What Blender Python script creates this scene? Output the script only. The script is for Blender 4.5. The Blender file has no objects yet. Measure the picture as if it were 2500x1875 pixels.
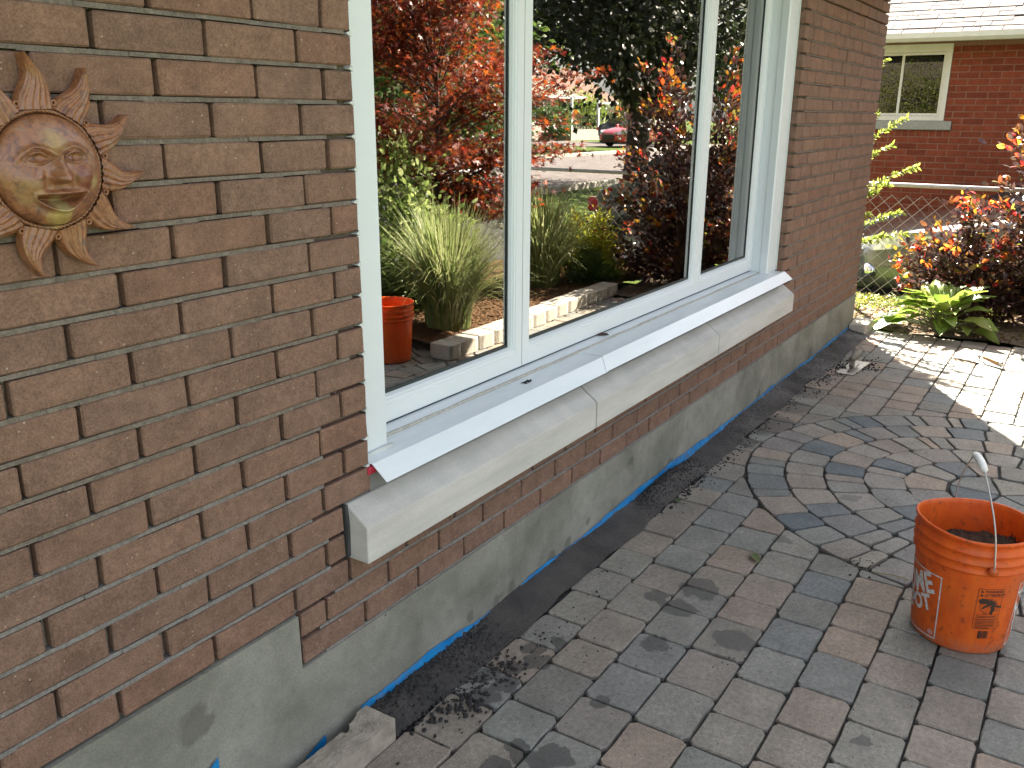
import bpy, bmesh, math, random
import numpy as np
from mathutils import Vector, Matrix, Euler
rnd = random.Random(7)
npr = np.random.default_rng(11)
scene = bpy.context.scene
COL = scene.collection
R = math.radians

# ------------------------------------------------------------------ camera
F_PX, YAW, PITCH, ROLL = 2179.8, R(57.164), R(-16.881), R(0.3968)
CAM = Vector((0.0, -1.38306, 1.50637))
fw = Vector((math.sin(YAW) * math.cos(PITCH), math.cos(YAW) * math.cos(PITCH), math.sin(PITCH)))
rt0 = fw.cross(Vector((0, 0, 1))).normalized(); up0 = rt0.cross(fw)
rt = rt0 * math.cos(ROLL) + up0 * math.sin(ROLL)
up = -rt0 * math.sin(ROLL) + up0 * math.cos(ROLL)
cd = bpy.data.cameras.new("camera")
cd.sensor_fit = 'HORIZONTAL'; cd.sensor_width = 36.0; cd.lens = 36.0 * F_PX / 2500.0
cd.clip_start = 0.05; cd.clip_end = 600
cam = bpy.data.objects.new("camera", cd); COL.objects.link(cam)
m = Matrix((rt, up, -fw)).transposed().to_4x4(); m.translation = CAM
cam.matrix_world = m
scene.camera = cam
def px(p):
    v = Vector(p) - CAM; z = v.dot(fw)
    if z < 0.05: return None
    return (1250 + F_PX * v.dot(rt) / z, 937.5 - F_PX * v.dot(up) / z, z)

# ------------------------------------------------------------------ light
SUN_AZ = Vector((0.853, 0.52, 0)).normalized(); SUN_EL = R(42)
sdir = Vector((SUN_AZ.x * math.cos(SUN_EL), SUN_AZ.y * math.cos(SUN_EL), math.sin(SUN_EL)))
w = bpy.data.worlds.new("World"); scene.world = w; w.use_nodes = True
nt = w.node_tree; nt.nodes.clear()
sky = nt.nodes.new('ShaderNodeTexSky'); sky.sky_type = 'NISHITA'; sky.sun_disc = False
sky.sun_elevation = SUN_EL; sky.sun_rotation = math.atan2(SUN_AZ.x, SUN_AZ.y)
sky.air_density = 1.0; sky.dust_density = 3.0; sky.ozone_density = 1.0
bg = nt.nodes.new('ShaderNodeBackground'); bg.inputs['Strength'].default_value = 0.052
wo = nt.nodes.new('ShaderNodeOutputWorld')
hs = nt.nodes.new('ShaderNodeHueSaturation'); hs.inputs['Saturation'].default_value = 0.38; nt.links.new(sky.outputs[0], hs.inputs['Color'])
nt.links.new(hs.outputs[0], bg.inputs[0]); nt.links.new(bg.outputs[0], wo.inputs[0])
sl = bpy.data.lights.new("sun", 'SUN'); sl.energy = 5.0; sl.angle = R(0.53); sl.color = (1.0, 0.91, 0.76)
so = bpy.data.objects.new("sun", sl); COL.objects.link(so)
so.rotation_euler = sdir.to_track_quat('Z', 'Y').to_euler(); so.location = (12, 8, 12)
scene.view_settings.view_transform = 'Standard'; scene.view_settings.look = 'None'
scene.view_settings.gamma = 1.0; scene.view_settings.exposure = 3.42
scene.view_settings.use_curve_mapping = False
scene.cycles.max_bounces = 8; scene.cycles.diffuse_bounces = 4; scene.cycles.glossy_bounces = 4
scene.cycles.transparent_max_bounces = 12; scene.cycles.caustics_reflective = False; scene.cycles.caustics_refractive = False
scene.cycles.sample_clamp_indirect = 6.0
try:
    scene.cycles.use_denoising = True; scene.cycles.denoiser = 'OPENIMAGEDENOISE'
    scene.cycles.denoising_input_passes = 'RGB_ALBEDO_NORMAL'; scene.cycles.denoising_prefilter = 'ACCURATE'
except Exception: pass

# ------------------------------------------------------------------ helpers
def link(o, parent=None):
    COL.objects.link(o)
    if parent is not None: o.parent = parent
    return o
def tag(o, label=None, cat=None, group=None, kind=None):
    if label: o['label'] = label
    if cat: o['category'] = cat
    if group: o['group'] = group
    if kind: o['kind'] = kind
    return o
def empty(name, loc, label, cat, group=None, rz=0):
    o = bpy.data.objects.new(name, None); o.empty_display_size = 0.1
    o.location = loc; o.rotation_euler = (0, 0, rz); link(o); return tag(o, label, cat, group)
def mesh(name, verts, faces, mats, fm=None, smooth=False):
    me = bpy.data.meshes.new(name); me.from_pydata([tuple(v) for v in verts], [], [tuple(f) for f in faces])
    for mm in (mats if isinstance(mats, (list, tuple)) else [mats]): me.materials.append(mm)
    if fm: me.polygons.foreach_set('material_index', fm)
    if smooth: me.polygons.foreach_set('use_smooth', [True] * len(me.polygons))
    me.update(); return me
def mobj(name, verts, faces, mats, parent=None, fm=None, smooth=False, loc=None):
    o = bpy.data.objects.new(name, mesh(name, verts, faces, mats, fm, smooth))
    if loc is not None: o.location = loc
    return link(o, parent)
def npmesh(name, V, F, mat, parent=None, smooth=False):
    """V (n,3) float array, F (m,k) int array of equal sized faces"""
    me = bpy.data.meshes.new(name); V = np.asarray(V, np.float32); F = np.asarray(F, np.int32)
    me.vertices.add(len(V)); me.vertices.foreach_set('co', V.ravel())
    n, k = F.shape; me.loops.add(n * k); me.loops.foreach_set('vertex_index', F.ravel())
    me.polygons.add(n); me.polygons.foreach_set('loop_start', np.arange(0, n * k, k, dtype=np.int32))
    try: me.polygons.foreach_set('loop_total', np.full(n, k, np.int32))
    except Exception: pass
    if smooth: me.polygons.foreach_set('use_smooth', np.ones(n, bool))
    me.materials.append(mat); me.update(calc_edges=True); me.validate()
    o = bpy.data.objects.new(name, me); return link(o, parent)
class MB:
    def __init__(s): s.v = []; s.f = []
    def add(s, v, f):
        b = len(s.v); s.v += [tuple(x) for x in v]; s.f += [tuple(i + b for i in q) for q in f]; return s
    def box(s, x0, x1, y0, y1, z0, z1, bev=0.0):
        if bev <= 0:
            v = [(x0, y0, z0), (x1, y0, z0), (x1, y1, z0), (x0, y1, z0), (x0, y0, z1), (x1, y0, z1), (x1, y1, z1), (x0, y1, z1)]
            f = [(0, 3, 2, 1), (4, 5, 6, 7), (0, 1, 5, 4), (1, 2, 6, 5), (2, 3, 7, 6), (3, 0, 4, 7)]
            return s.add(v, f)
        v, f = chbox((x1 - x0) / 2, (y1 - y0) / 2, (z1 - z0) / 2, bev)
        c = ((x0 + x1) / 2, (y0 + y1) / 2, (z0 + z1) / 2)
        return s.add([(a + c[0], b + c[1], d + c[2]) for a, b, d in v], f)
    def tube(s, pts, r, n=8, cap=True):
        pts = [Vector(p) for p in pts]; rs = r if isinstance(r, (list, tuple)) else [r] * len(pts)
        v = []; f = []; last = None
        for i, p in enumerate(pts):
            t = (pts[min(i + 1, len(pts) - 1)] - pts[max(i - 1, 0)]).normalized()
            a = t.orthogonal().normalized() if last is None else (last - t * last.dot(t)).normalized()
            last = a; b = t.cross(a)
            for k in range(n):
                th = 2 * math.pi * k / n; v.append(p + (a * math.cos(th) + b * math.sin(th)) * rs[i])
        for i in range(len(pts) - 1):
            for k in range(n):
                f.append((i * n + k, i * n + (k + 1) % n, (i + 1) * n + (k + 1) % n, (i + 1) * n + k))
        if cap: f.append(tuple(range(n - 1, -1, -1))); f.append(tuple((len(pts) - 1) * n + k for k in range(n)))
        return s.add(v, f)
    def lathe(s, prof, n=32, c=(0, 0, 0), warp=None):
        v = []; f = []
        for j, (r, z) in enumerate(prof):
            for k in range(n):
                th = 2 * math.pi * k / n; q = (r * math.cos(th), r * math.sin(th), z)
                if warp: q = warp(q, th)
                v.append((q[0] + c[0], q[1] + c[1], q[2] + c[2]))
        for j in range(len(prof) - 1):
            for k in range(n): f.append((j * n + k, j * n + (k + 1) % n, (j + 1) * n + (k + 1) % n, (j + 1) * n + k))
        return s.add(v, f)
    def prism(s, prof, x0, x1, axis='x'):
        """closed profile [(a,b)] extruded along axis from x0 to x1; x0/x1 may be lists"""
        n = len(prof); X0 = x0 if isinstance(x0, list) else [x0] * n; X1 = x1 if isinstance(x1, list) else [x1] * n
        mk = {'x': lambda t, a, b: (t, a, b), 'y': lambda t, a, b: (a, t, b), 'z': lambda t, a, b: (a, b, t)}[axis]
        v = [mk(X0[i], *prof[i]) for i in range(n)] + [mk(X1[i], *prof[i]) for i in range(n)]
        f = [(i, (i + 1) % n, n + (i + 1) % n, n + i) for i in range(n)] + [tuple(range(n - 1, -1, -1)), tuple(range(n, 2 * n))]
        return s.add(v, f)
    def out(s, name, mat, parent=None, smooth=False, loc=None, fix=True):
        o = mobj(name, s.v, s.f, mat, parent, smooth=smooth, loc=loc)
        if fix:
            bm = bmesh.new(); bm.from_mesh(o.data); bmesh.ops.recalc_face_normals(bm, faces=bm.faces); bm.to_mesh(o.data); bm.free()
        return o
def chbox(a, b, c, e):
    """chamfered box, half sizes a b c: 24 verts, 26 faces"""
    v = []; ix = {}
    for sx in (-1, 1):
        for sy in (-1, 1):
            for sz in (-1, 1):
                for ax in range(3):
                    p = [sx * (a - e), sy * (b - e), sz * (c - e)]; p[ax] = (sx * a, sy * b, sz * c)[ax]
                    ix[(sx, sy, sz, ax)] = len(v); v.append(tuple(p))
    f = []
    for ax in range(3):
        o1, o2 = [(1, 2), (0, 2), (0, 1)][ax]
        for s in (-1, 1):
            q = []
            for u, w_ in ((-1, -1), (1, -1), (1, 1), (-1, 1)):
                k = [0, 0, 0]; k[ax] = s; k[o1] = u; k[o2] = w_; q.append(ix[tuple(k) + (ax,)])
            flip = (s > 0) != (ax != 1)
            f.append(tuple(q[::-1]) if flip else tuple(q))
    for ax in range(3):
        o1, o2 = [(1, 2), (0, 2), (0, 1)][ax]
        for u in (-1, 1):
            for w_ in (-1, 1):
                k0 = [0, 0, 0]; k0[ax] = -1; k0[o1] = u; k0[o2] = w_; k1 = list(k0); k1[ax] = 1
                f.append((ix[tuple(k0) + (o1,)], ix[tuple(k1) + (o1,)], ix[tuple(k1) + (o2,)], ix[tuple(k0) + (o2,)]))
    for sx in (-1, 1):
        for sy in (-1, 1):
            for sz in (-1, 1): f.append(tuple(ix[(sx, sy, sz, q)] for q in range(3)))
    return v, f
def fixn(me):
    bm = bmesh.new(); bm.from_mesh(me); bmesh.ops.recalc_face_normals(bm, faces=bm.faces); bm.to_mesh(me); bm.free()

# ------------------------------------------------------------------ materials
class NT:
    def __init__(s, name, rough=0.7, spec=0.5):
        s.m = bpy.data.materials.new(name); s.m.use_nodes = True; s.t = s.m.node_tree; s.t.nodes.clear()
        s.out = s.n('ShaderNodeOutputMaterial'); s.b = s.n('ShaderNodeBsdfPrincipled')
        s.l(s.b.outputs[0], s.out.inputs[0]); s.b.inputs['Roughness'].default_value = rough
        s.b.inputs['Specular IOR Level'].default_value = spec
        s._co = None
    def n(s, t, **k):
        x = s.t.nodes.new(t)
        for a, b in k.items(): setattr(x, a, b)
        return x
    def l(s, a, b): s.t.links.new(a, b)
    def sock(s, v, inp):
        if hasattr(v, 'links') or isinstance(v, bpy.types.NodeSocket): s.l(v, inp)
        else: inp.default_value = v
    def geo(s): return s.n('ShaderNodeNewGeometry')
    def pos(s): return s.geo().outputs['Position']
    def objco(s, rand=True, k=37.0):
        tc = s.n('ShaderNodeTexCoord').outputs['Object']
        if not rand: return tc
        oi = s.n('ShaderNodeObjectInfo'); a = s.n('ShaderNodeVectorMath', operation='MULTIPLY_ADD')
        c = s.n('ShaderNodeCombineXYZ')
        for i in range(3): s.l(oi.outputs['Random'], c.inputs[i])
        s.l(c.outputs[0], a.inputs[0]); a.inputs[1].default_value = (k, k * 1.7, k * 0.6); s.l(tc, a.inputs[2]); return a.outputs[0]
    def rand(s): return s.n('ShaderNodeObjectInfo').outputs['Random']
    def island(s): return s.geo().outputs['Random Per Island']
    def noise(s, v, sc, det=3.0, rough=0.55, dist=0.0):
        x = s.n('ShaderNodeTexNoise'); s.l(v, x.inputs['Vector']); x.inputs['Scale'].default_value = sc
        x.inputs['Detail'].default_value = det; x.inputs['Roughness'].default_value = rough; x.inputs['Distortion'].default_value = dist
        return x.outputs['Fac']
    def voro(s, v, sc, feat='F1'):
        x = s.n('ShaderNodeTexVoronoi', feature=feat); s.l(v, x.inputs['Vector']); x.inputs['Scale'].default_value = sc; return x
    def ramp(s, fac, stops, interp='LINEAR'):
        x = s.n('ShaderNodeValToRGB'); x.color_ramp.interpolation = interp; e = x.color_ramp.elements
        while len(e) < len(stops): e.new(0.5)
        for i, (p, c) in enumerate(stops):
            e[i].position = p; e[i].color = (c, c, c, 1) if not isinstance(c, (tuple, list)) else (*c[:3], 1)
        s.sock(fac, x.inputs[0]); return x.outputs[0]
    def mix(s, fac, a, b, mode='MIX'):
        x = s.n('ShaderNodeMix', data_type='RGBA', blend_type=mode)
        s.sock(fac, x.inputs[0])
        for v, i in ((a, 6), (b, 7)):
            if isinstance(v, (tuple, list)): x.inputs[i].default_value = (*v[:3], 1)
            elif isinstance(v, (int, float)): x.inputs[i].default_value = (v, v, v, 1)
            else: s.l(v, x.inputs[i])
        return x.outputs[2]
    def math(s, op, a, b=0.0, clamp=False):
        x = s.n('ShaderNodeMath', operation=op, use_clamp=clamp); s.sock(a, x.inputs[0]); s.sock(b, x.inputs[1]); return x.outputs[0]
    def scale(s, v, k):
        x = s.n('ShaderNodeVectorMath', operation='MULTIPLY'); s.l(v, x.inputs[0]); x.inputs[1].default_value = k; return x.outputs[0]
    def sep(s, v): x = s.n('ShaderNodeSeparateXYZ'); s.l(v, x.inputs[0]); return x.outputs
    def color(s, c): s.sock((*c[:3], 1) if isinstance(c, (tuple, list)) else c, s.b.inputs['Base Color']); return s
    def rough(s, r): s.sock(r, s.b.inputs['Roughness']); return s
    def bump(s, h, strength=0.4, dist=0.01):
        x = s.n('ShaderNodeBump'); x.inputs['Strength'].default_value = strength; x.inputs['Distance'].default_value = dist
        s.l(h, x.inputs['Height']); s.l(x.outputs[0], s.b.inputs['Normal']); return s
MAT = {}
def plain(name, col, rough=0.6, metal=0.0, spec=0.5, nsc=40.0, var=0.15, bmp=0.0):
    k = NT(name, rough, spec); v = k.objco(False); n = k.noise(v, nsc, 4)
    k.color(k.mix(1.0, tuple(col), k.ramp(n, [(0.25, 1 - var), (0.75, 1 + var)]), 'MULTIPLY'))
    k.b.inputs['Metallic'].default_value = metal
    if bmp: k.bump(n, bmp, 0.004)
    MAT[name] = k.m; return k.m

def m_brick(name, cols, specks=True, island=False, rowvar=True):
    k = NT(name, 0.92, 0.2); v = k.objco(not island); r = k.island() if island else k.rand()
    base = k.ramp(r, [(i / (len(cols) - 1), c) for i, c in enumerate(cols)])
    n1 = k.noise(v, 14, 4, 0.6); n2 = k.noise(v, 260, 2, 0.7); n3 = k.noise(v, 60, 3, 0.6)
    c = k.mix(1.0, base, k.ramp(n1, [(0.25, 0.78), (0.75, 1.2)]), 'MULTIPLY')
    c = k.mix(1.0, c, k.ramp(n3, [(0.3, 0.86), (0.7, 1.12)]), 'MULTIPLY')
    c = k.mix(1.0, c, k.ramp(n2, [(0.3, 0.72), (0.72, 1.28)]), 'MULTIPLY')
    if specks:
        vo = k.voro(v, 95); sp = k.ramp(vo.outputs['Distance'], [(0.10, 1.0), (0.16, 0.0)])
        pick = k.ramp(k.sep(vo.outputs['Color'])[0], [(0.86, 0.0), (0.88, 1.0)], 'CONSTANT')
        c = k.mix(k.math('MULTIPLY', sp, pick), c, (0.42, 0.36, 0.28))
        pick2 = k.ramp(k.sep(vo.outputs['Color'])[1], [(0.90, 0.0), (0.92, 1.0)], 'CONSTANT')
        c = k.mix(k.math('MULTIPLY', k.math('MULTIPLY', sp, pick2), 0.8), c, (0.03, 0.02, 0.015))
    k.color(c); h = k.math('ADD', k.math('MULTIPLY', n2, 0.6), k.math('MULTIPLY', n3, 0.8)); k.bump(h, 0.55, 0.003)
    MAT[name] = k.m; return k.m
HB = [(0.176, 0.108, 0.080), (0.202, 0.120, 0.086), (0.188, 0.116, 0.087), (0.208, 0.125, 0.090), (0.196, 0.111, 0.079)]
m_brick('brick', HB); m_brick('brick_rest', HB, island=True)
NB = [(0.165, 0.040, 0.020), (0.205, 0.052, 0.026), (0.185, 0.046, 0.023), (0.145, 0.036, 0.020)]
m_brick('nbrick', NB, specks=False); m_brick('nbrick_rest', NB, specks=False, island=True)
def m_mortar():
    k = NT('mortar', 0.95, 0.15); p = k.pos(); n = k.noise(p, 35, 5, 0.65); n2 = k.noise(p, 220, 3); n3 = k.noise(p, 5, 3)
    old = k.ramp(n, [(0.3, (0.128, 0.108, 0.088)), (0.7, (0.206, 0.176, 0.146))])
    new = k.ramp(n, [(0.3, (0.158, 0.147, 0.136)), (0.7, (0.236, 0.221, 0.206))])
    z = k.sep(p)[2]
    f = k.math('ADD', k.ramp(k.math('MULTIPLY', z, 1.0), [(0.60, 1.0), (0.92, 0.0)]), k.math('MULTIPLY', k.math('SUBTRACT', n3, 0.5), 1.2), True)
    c = k.mix(f, old, new); c = k.mix(1.0, c, k.ramp(n2, [(0.3, 0.75), (0.7, 1.2)]), 'MULTIPLY')
    k.color(c); k.bump(k.math('ADD', n, n2), 0.7, 0.004); MAT['mortar'] = k.m
m_mortar()
def m_conc():
    k = NT('parging', 0.93, 0.2); p = k.pos(); n = k.noise(p, 3.2, 5, 0.6, 0.4); n2 = k.noise(p, 190, 3, 0.7); n3 = k.noise(p, 22, 4)
    c = k.ramp(n, [(0.3, (0.150, 0.150, 0.122)), (0.5, (0.225, 0.222, 0.188)), (0.68, (0.285, 0.282, 0.242))])
    c = k.mix(1.0, c, k.ramp(n2, [(0.3, 0.82), (0.7, 1.14)]), 'MULTIPLY'); c = k.mix(1.0, c, k.ramp(n3, [(0.3, 0.9), (0.7, 1.08)]), 'MULTIPLY')
    vo = k.voro(p, 24); hole = k.math('MULTIPLY', k.ramp(vo.outputs['Distance'], [(0.05, 1.0), (0.09, 0.0)]), k.ramp(k.sep(vo.outputs['Color'])[0], [(0.90, 0.0), (0.91, 1.0)], 'CONSTANT'))
    c = k.mix(hole, c, (0.05, 0.05, 0.045))
    t = k.n('ShaderNodeTexNoise'); k.l(p, t.inputs['Vector']); t.inputs['Scale'].default_value = 22; t.inputs['Detail'].default_value = 4
    wv = k.n('ShaderNodeVectorMath', operation='MULTIPLY_ADD'); k.l(t.outputs['Color'], wv.inputs[0]); wv.inputs[1].default_value = (.09, 0, .06); k.l(k.scale(p, (1, 0, 1)), wv.inputs[2]); mk = None
    for x, z, r in ((2.66, .082, .020), (2.50, .052, .030), (2.40, .050, .030), (2.14, .050, .035), (2.06, .045, .03), (1.92, .060, .022), (3.4, .06, .03), (4.6, .05, .04), (0.62, .12, .07), (0.95, .30, .05), (3.0, .20, .03), (5.6, .06, .05)):
        d = k.n('ShaderNodeVectorMath', operation='DISTANCE'); k.l(wv.outputs[0], d.inputs[0]); d.inputs[1].default_value = (x + .045, 0, z + .03); q = k.ramp(d.outputs['Value'], [(r * .7, 1.0), (r, 0.0)]); mk = q if mk is None else k.math('MAXIMUM', mk, q)
    c = k.mix(k.math('MULTIPLY', mk, 0.55), c, (0.085, 0.082, 0.066))
    k.color(c); k.bump(k.math('ADD', n2, k.math('MULTIPLY', n3, 0.7)), 0.5, 0.004); MAT['parging'] = k.m
m_conc()
def m_stone():
    k = NT('sill_stone', 0.85, 0.25); p = k.pos(); n = k.noise(k.scale(p, (1.0, 3, 6)), 3.0, 5, 0.6); n2 = k.noise(p, 320, 2); n3 = k.noise(k.scale(p, (2.2, 1, 1.0)), 3.0, 4, 0.6, 0.6)
    nz = k.sep(k.geo().outputs['Normal'])[2]
    c = k.ramp(n, [(0.32, (0.44, 0.428, 0.398)), (0.7, (0.57, 0.555, 0.520))])
    grime = k.math('MULTIPLY', k.ramp(nz, [(0.3, 0.0), (0.6, 1.0)]), k.ramp(n3, [(0.40, 0.05), (0.80, 0.42)]))
    c = k.mix(grime, c, (0.24, 0.235, 0.24)); c = k.mix(1.0, c, k.ramp(n2, [(0.3, 0.9), (0.7, 1.08)]), 'MULTIPLY')
    k.color(c); k.bump(n2, 0.25, 0.002); MAT['sill_stone'] = k.m
m_stone()
def m_white(name, col, rough, grime=0.25):
    k = NT(name, rough, 0.5); p = k.pos(); n = k.noise(k.scale(p, (1.3, 6, 6)), 4, 4, 0.6); n2 = k.noise(p, 240, 2)
    nz = k.sep(k.geo().outputs['Normal'])[2]
    g = k.math('MULTIPLY', k.ramp(n, [(0.42, 0.0), (0.72, 1.0)]), k.math('ADD', k.math('MULTIPLY', k.ramp(nz, [(0.6, 0.0), (0.9, 1.0)]), grime * 1.8), grime * 0.35))
    k.color(k.mix(g, tuple(col), (col[0] * 0.66, col[1] * 0.74, col[2] * 0.74))); k.bump(n2, 0.05, 0.001); MAT[name] = k.m
m_white('white_vinyl', (0.675, 0.715, 0.745), 0.38, 0.12); m_white('white_metal', (0.665, 0.715, 0.745), 0.30, 0.18); m_white('caulk', (0.58, 0.61, 0.60), 0.6, 0.3)
plain('caulk_old', (0.40, 0.39, 0.345), 0.8, nsc=60, var=0.25)
def m_glass(name, ior=2.35, tint=(0.86, 0.90, 0.88)):
    k = NT(name); k.t.nodes.remove(k.b)
    fr = k.n('ShaderNodeFresnel'); fr.inputs['IOR'].default_value = ior
    g = k.n('ShaderNodeBsdfGlossy'); g.inputs['Roughness'].default_value = 0.0; g.inputs['Color'].default_value = (1, 0.985, 0.96, 1)
    n = k.noise(k.pos(), 1.1, 1.0); bu = k.n('ShaderNodeBump'); bu.inputs['Strength'].default_value = 0.02; bu.inputs['Distance'].default_value = 0.02
    k.l(n, bu.inputs['Height']); k.l(bu.outputs[0], g.inputs['Normal'])
    t = k.n('ShaderNodeBsdfTransparent'); t.inputs['Color'].default_value = (*tint, 1)
    mx = k.n('ShaderNodeMixShader'); k.l(fr.outputs[0], mx.inputs[0]); k.l(t.outputs[0], mx.inputs[1]); k.l(g.outputs[0], mx.inputs[2]); k.l(mx.outputs[0], k.out.inputs[0])
    MAT[name] = k.m
m_glass('window_glass', 4.3); m_glass('dark_glass', 1.55, (0.35, 0.38, 0.38))
STAINS = [(2.406, -0.468, .075), (2.43, -0.375, .055), (2.564, -0.479, .085), (2.179, -0.49, .05), (1.838, -0.484, .035), (2.328, -0.675, .075), (1.91, -0.243, .05), (1.962, -0.197, .04), (1.852, -0.2, .04), (2.029, -0.239, .04),
          (1.562, -0.412, .045), (1.578, -0.469, .06), (1.775, -0.155, .05), (1.764, -0.235, .05), (1.695, -0.21, .05), (1.487, -0.383, .05), (1.598, -0.5, .05), (3.074, -0.604, .04), (2.071, -1.107, .03),
          (4.236, -0.146, .12), (4.36, -0.17, .14), (4.675, -0.177, .13), (4.976, -0.138, .16), (4.0, -0.13, .10), (3.6, -0.728, .05), (5.3, -0.12, .14)]
PV = [(0.232, 0.222, 0.192), (0.268, 0.222, 0.182), (0.216, 0.218, 0.196), (0.188, 0.184, 0.164), (0.280, 0.222, 0.176), (0.182, 0.192, 0.186), (0.252, 0.236, 0.200), (0.160, 0.172, 0.176)]
PR = [(0.35, 0.300, 0.245), (0.155, 0.172, 0.180), (0.31, 0.255, 0.208), (0.235, 0.238, 0.220), (0.120, 0.140, 0.153), (0.30, 0.275, 0.23), (0.185, 0.190, 0.182), (0.33, 0.265, 0.212)]
def m_paver(name, island=False, cols=PV):
    k = NT(name, 0.9, 0.25); p = k.pos(); r = k.island() if island else k.rand()
    base = k.ramp(r, [(i / (len(cols) - 1), c) for i, c in enumerate(cols)])
    n1 = k.noise(p, 7, 4, 0.6); n2 = k.noise(p, 330, 3, 0.75); n3 = k.noise(p, 70, 4, 0.7)
    c = k.mix(1.0, base, k.ramp(n1, [(0.28, 0.80), (0.72, 1.18)]), 'MULTIPLY')
    c = k.mix(1.0, c, k.ramp(n3, [(0.3, 0.74), (0.7, 1.18)]), 'MULTIPLY'); c = k.mix(1.0, c, k.ramp(n2, [(0.32, 0.66), (0.7, 1.28)]), 'MULTIPLY')
    vo = k.voro(p, 78); dk = k.math('MULTIPLY', k.ramp(vo.outputs['Distance'], [(0.12, 1.0), (0.2, 0.0)]), k.ramp(k.sep(vo.outputs['Color'])[0], [(0.82, 0.0), (0.83, 1.0)], 'CONSTANT'))
    c = k.mix(k.math('MULTIPLY', dk, 0.75), c, (0.03, 0.03, 0.03))
    lt = k.math('MULTIPLY', k.ramp(vo.outputs['Distance'], [(0.08, 1.0), (0.14, 0.0)]), k.ramp(k.sep(vo.outputs['Color'])[1], [(0.93, 0.0), (0.94, 1.0)], 'CONSTANT'))
    c = k.mix(k.math('MULTIPLY', lt, 0.7), c, (0.42, 0.41, 0.38))
    warp = k.n('ShaderNodeTexNoise'); k.l(p, warp.inputs['Vector']); warp.inputs['Scale'].default_value = 16; warp.inputs['Detail'].default_value = 3
    wv = k.n('ShaderNodeVectorMath', operation='MULTIPLY_ADD'); k.l(warp.outputs['Color'], wv.inputs[0]); wv.inputs[1].default_value = (0.09, 0.09, 0); k.l(p, wv.inputs[2])
    mask = None
    for sx, sy, sr in STAINS:
        d = k.n('ShaderNodeVectorMath', operation='DISTANCE'); k.l(wv.outputs[0], d.inputs[0]); d.inputs[1].default_value = (sx + 0.045, sy + 0.045, 0.0)
        q = k.math('LESS_THAN', d.outputs['Value'], sr * 0.78)
        mask = q if mask is None else k.math('MAXIMUM', mask, q)
    c = k.mix(k.math('MULTIPLY', mask, 0.70), c, (0.050, 0.050, 0.050))
    k.color(c); k.rough(k.mix(mask, 0.9, 0.42)); k.bump(k.math('ADD', n2, k.math('MULTIPLY', n3, 0.8)), 0.6, 0.003)
    MAT[name] = k.m
m_paver('paver'); m_paver('paver_rest', True); m_paver('paver_ring', False, PR)
def m_mound():
    k = NT('wet_mortar', 0.6, 0.4); p = k.pos(); n = k.noise(p, 160, 4, 0.7); n2 = k.noise(p, 9, 4); n3 = k.noise(p, 2.2, 2)
    c = k.ramp(n2, [(0.35, (0.026, 0.025, 0.025)), (0.65, (0.056, 0.050, 0.046))]); c = k.mix(1.0, c, k.ramp(n, [(0.3, 0.6), (0.7, 1.4)]), 'MULTIPLY')
    k.color(c); k.rough(k.ramp(n3, [(0.4, 0.45), (0.6, 0.8)])); k.bump(n, 0.9, 0.006); MAT['wet_mortar'] = k.m
m_mound()
plain('joint_sand', (0.022, 0.021, 0.020), 0.95, nsc=120, var=0.5, bmp=0.8)
def m_blue():
    k = NT('blue_sheet', 0.4, 0.4); p = k.pos(); n = k.noise(p, 26, 5, 0.7); n2 = k.noise(k.scale(p, (1, 4, 4)), 7, 3)
    c = k.ramp(n2, [(0.3, (0.006, 0.13, 0.36)), (0.7, (0.012, 0.22, 0.50))]); c = k.mix(k.ramp(n, [(0.53, 0.0), (0.64, 0.75)]), c, (0.10, 0.115, 0.125))
    k.color(c); k.rough(k.ramp(n, [(0.4, 0.35), (0.7, 0.8)])); k.bump(n, 0.3, 0.003); MAT['blue_sheet'] = k.m
m_blue()
plain('grey_flash', (0.16, 0.16, 0.165), 0.5, nsc=20, var=0.2)
plain('red_foam', (0.42, 0.015, 0.04), 0.6)
plain('dark_void', (0.02, 0.02, 0.02), 0.9)
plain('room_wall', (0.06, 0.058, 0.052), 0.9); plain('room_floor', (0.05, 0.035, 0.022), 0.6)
def m_orange():
    k = NT('orange_plastic', 0.42, 0.45); p = k.objco(False); n = k.noise(p, 9, 5, 0.65, 0.6); n2 = k.noise(p, 46, 4, 0.7); n3 = k.noise(k.scale(p, (1, 1, 0.4)), 30, 3)
    c = k.ramp(n3, [(0.3, (0.66, 0.098, 0.010)), (0.7, (0.78, 0.150, 0.014))])
    gr = k.math('MULTIPLY', k.ramp(n, [(0.50, 0.0), (0.72, 1.0)]), 0.55); c = k.mix(gr, c, (0.42, 0.100, 0.035))
    z = k.sep(p)[2]; low = k.math('MULTIPLY', k.ramp(z, [(0.0, 1.0), (0.05, 0.0)]), k.ramp(n2, [(0.35, 0.0), (0.6, 0.7)])); c = k.mix(low, c, (0.42, 0.24, 0.17))
    inr = k.math('MULTIPLY', k.ramp(n2, [(0.58, 0.0), (0.66, 1.0)]), 0.55); c = k.mix(inr, c, (0.20, 0.045, 0.015))
    k.color(c); k.rough(k.ramp(n2, [(0.3, 0.38), (0.7, 0.6)])); k.bump(n2, 0.12, 0.002)
    tr = k.n('ShaderNodeBsdfTranslucent'); k.l(c, tr.inputs[0]); mx = k.n('ShaderNodeMixShader'); mx.inputs[0].default_value = 0.28
    k.l(k.b.outputs[0], mx.inputs[1]); k.l(tr.outputs[0], mx.inputs[2]); k.l(mx.outputs[0], k.out.inputs[0]); MAT['orange_plastic'] = k.m
m_orange()
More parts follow.
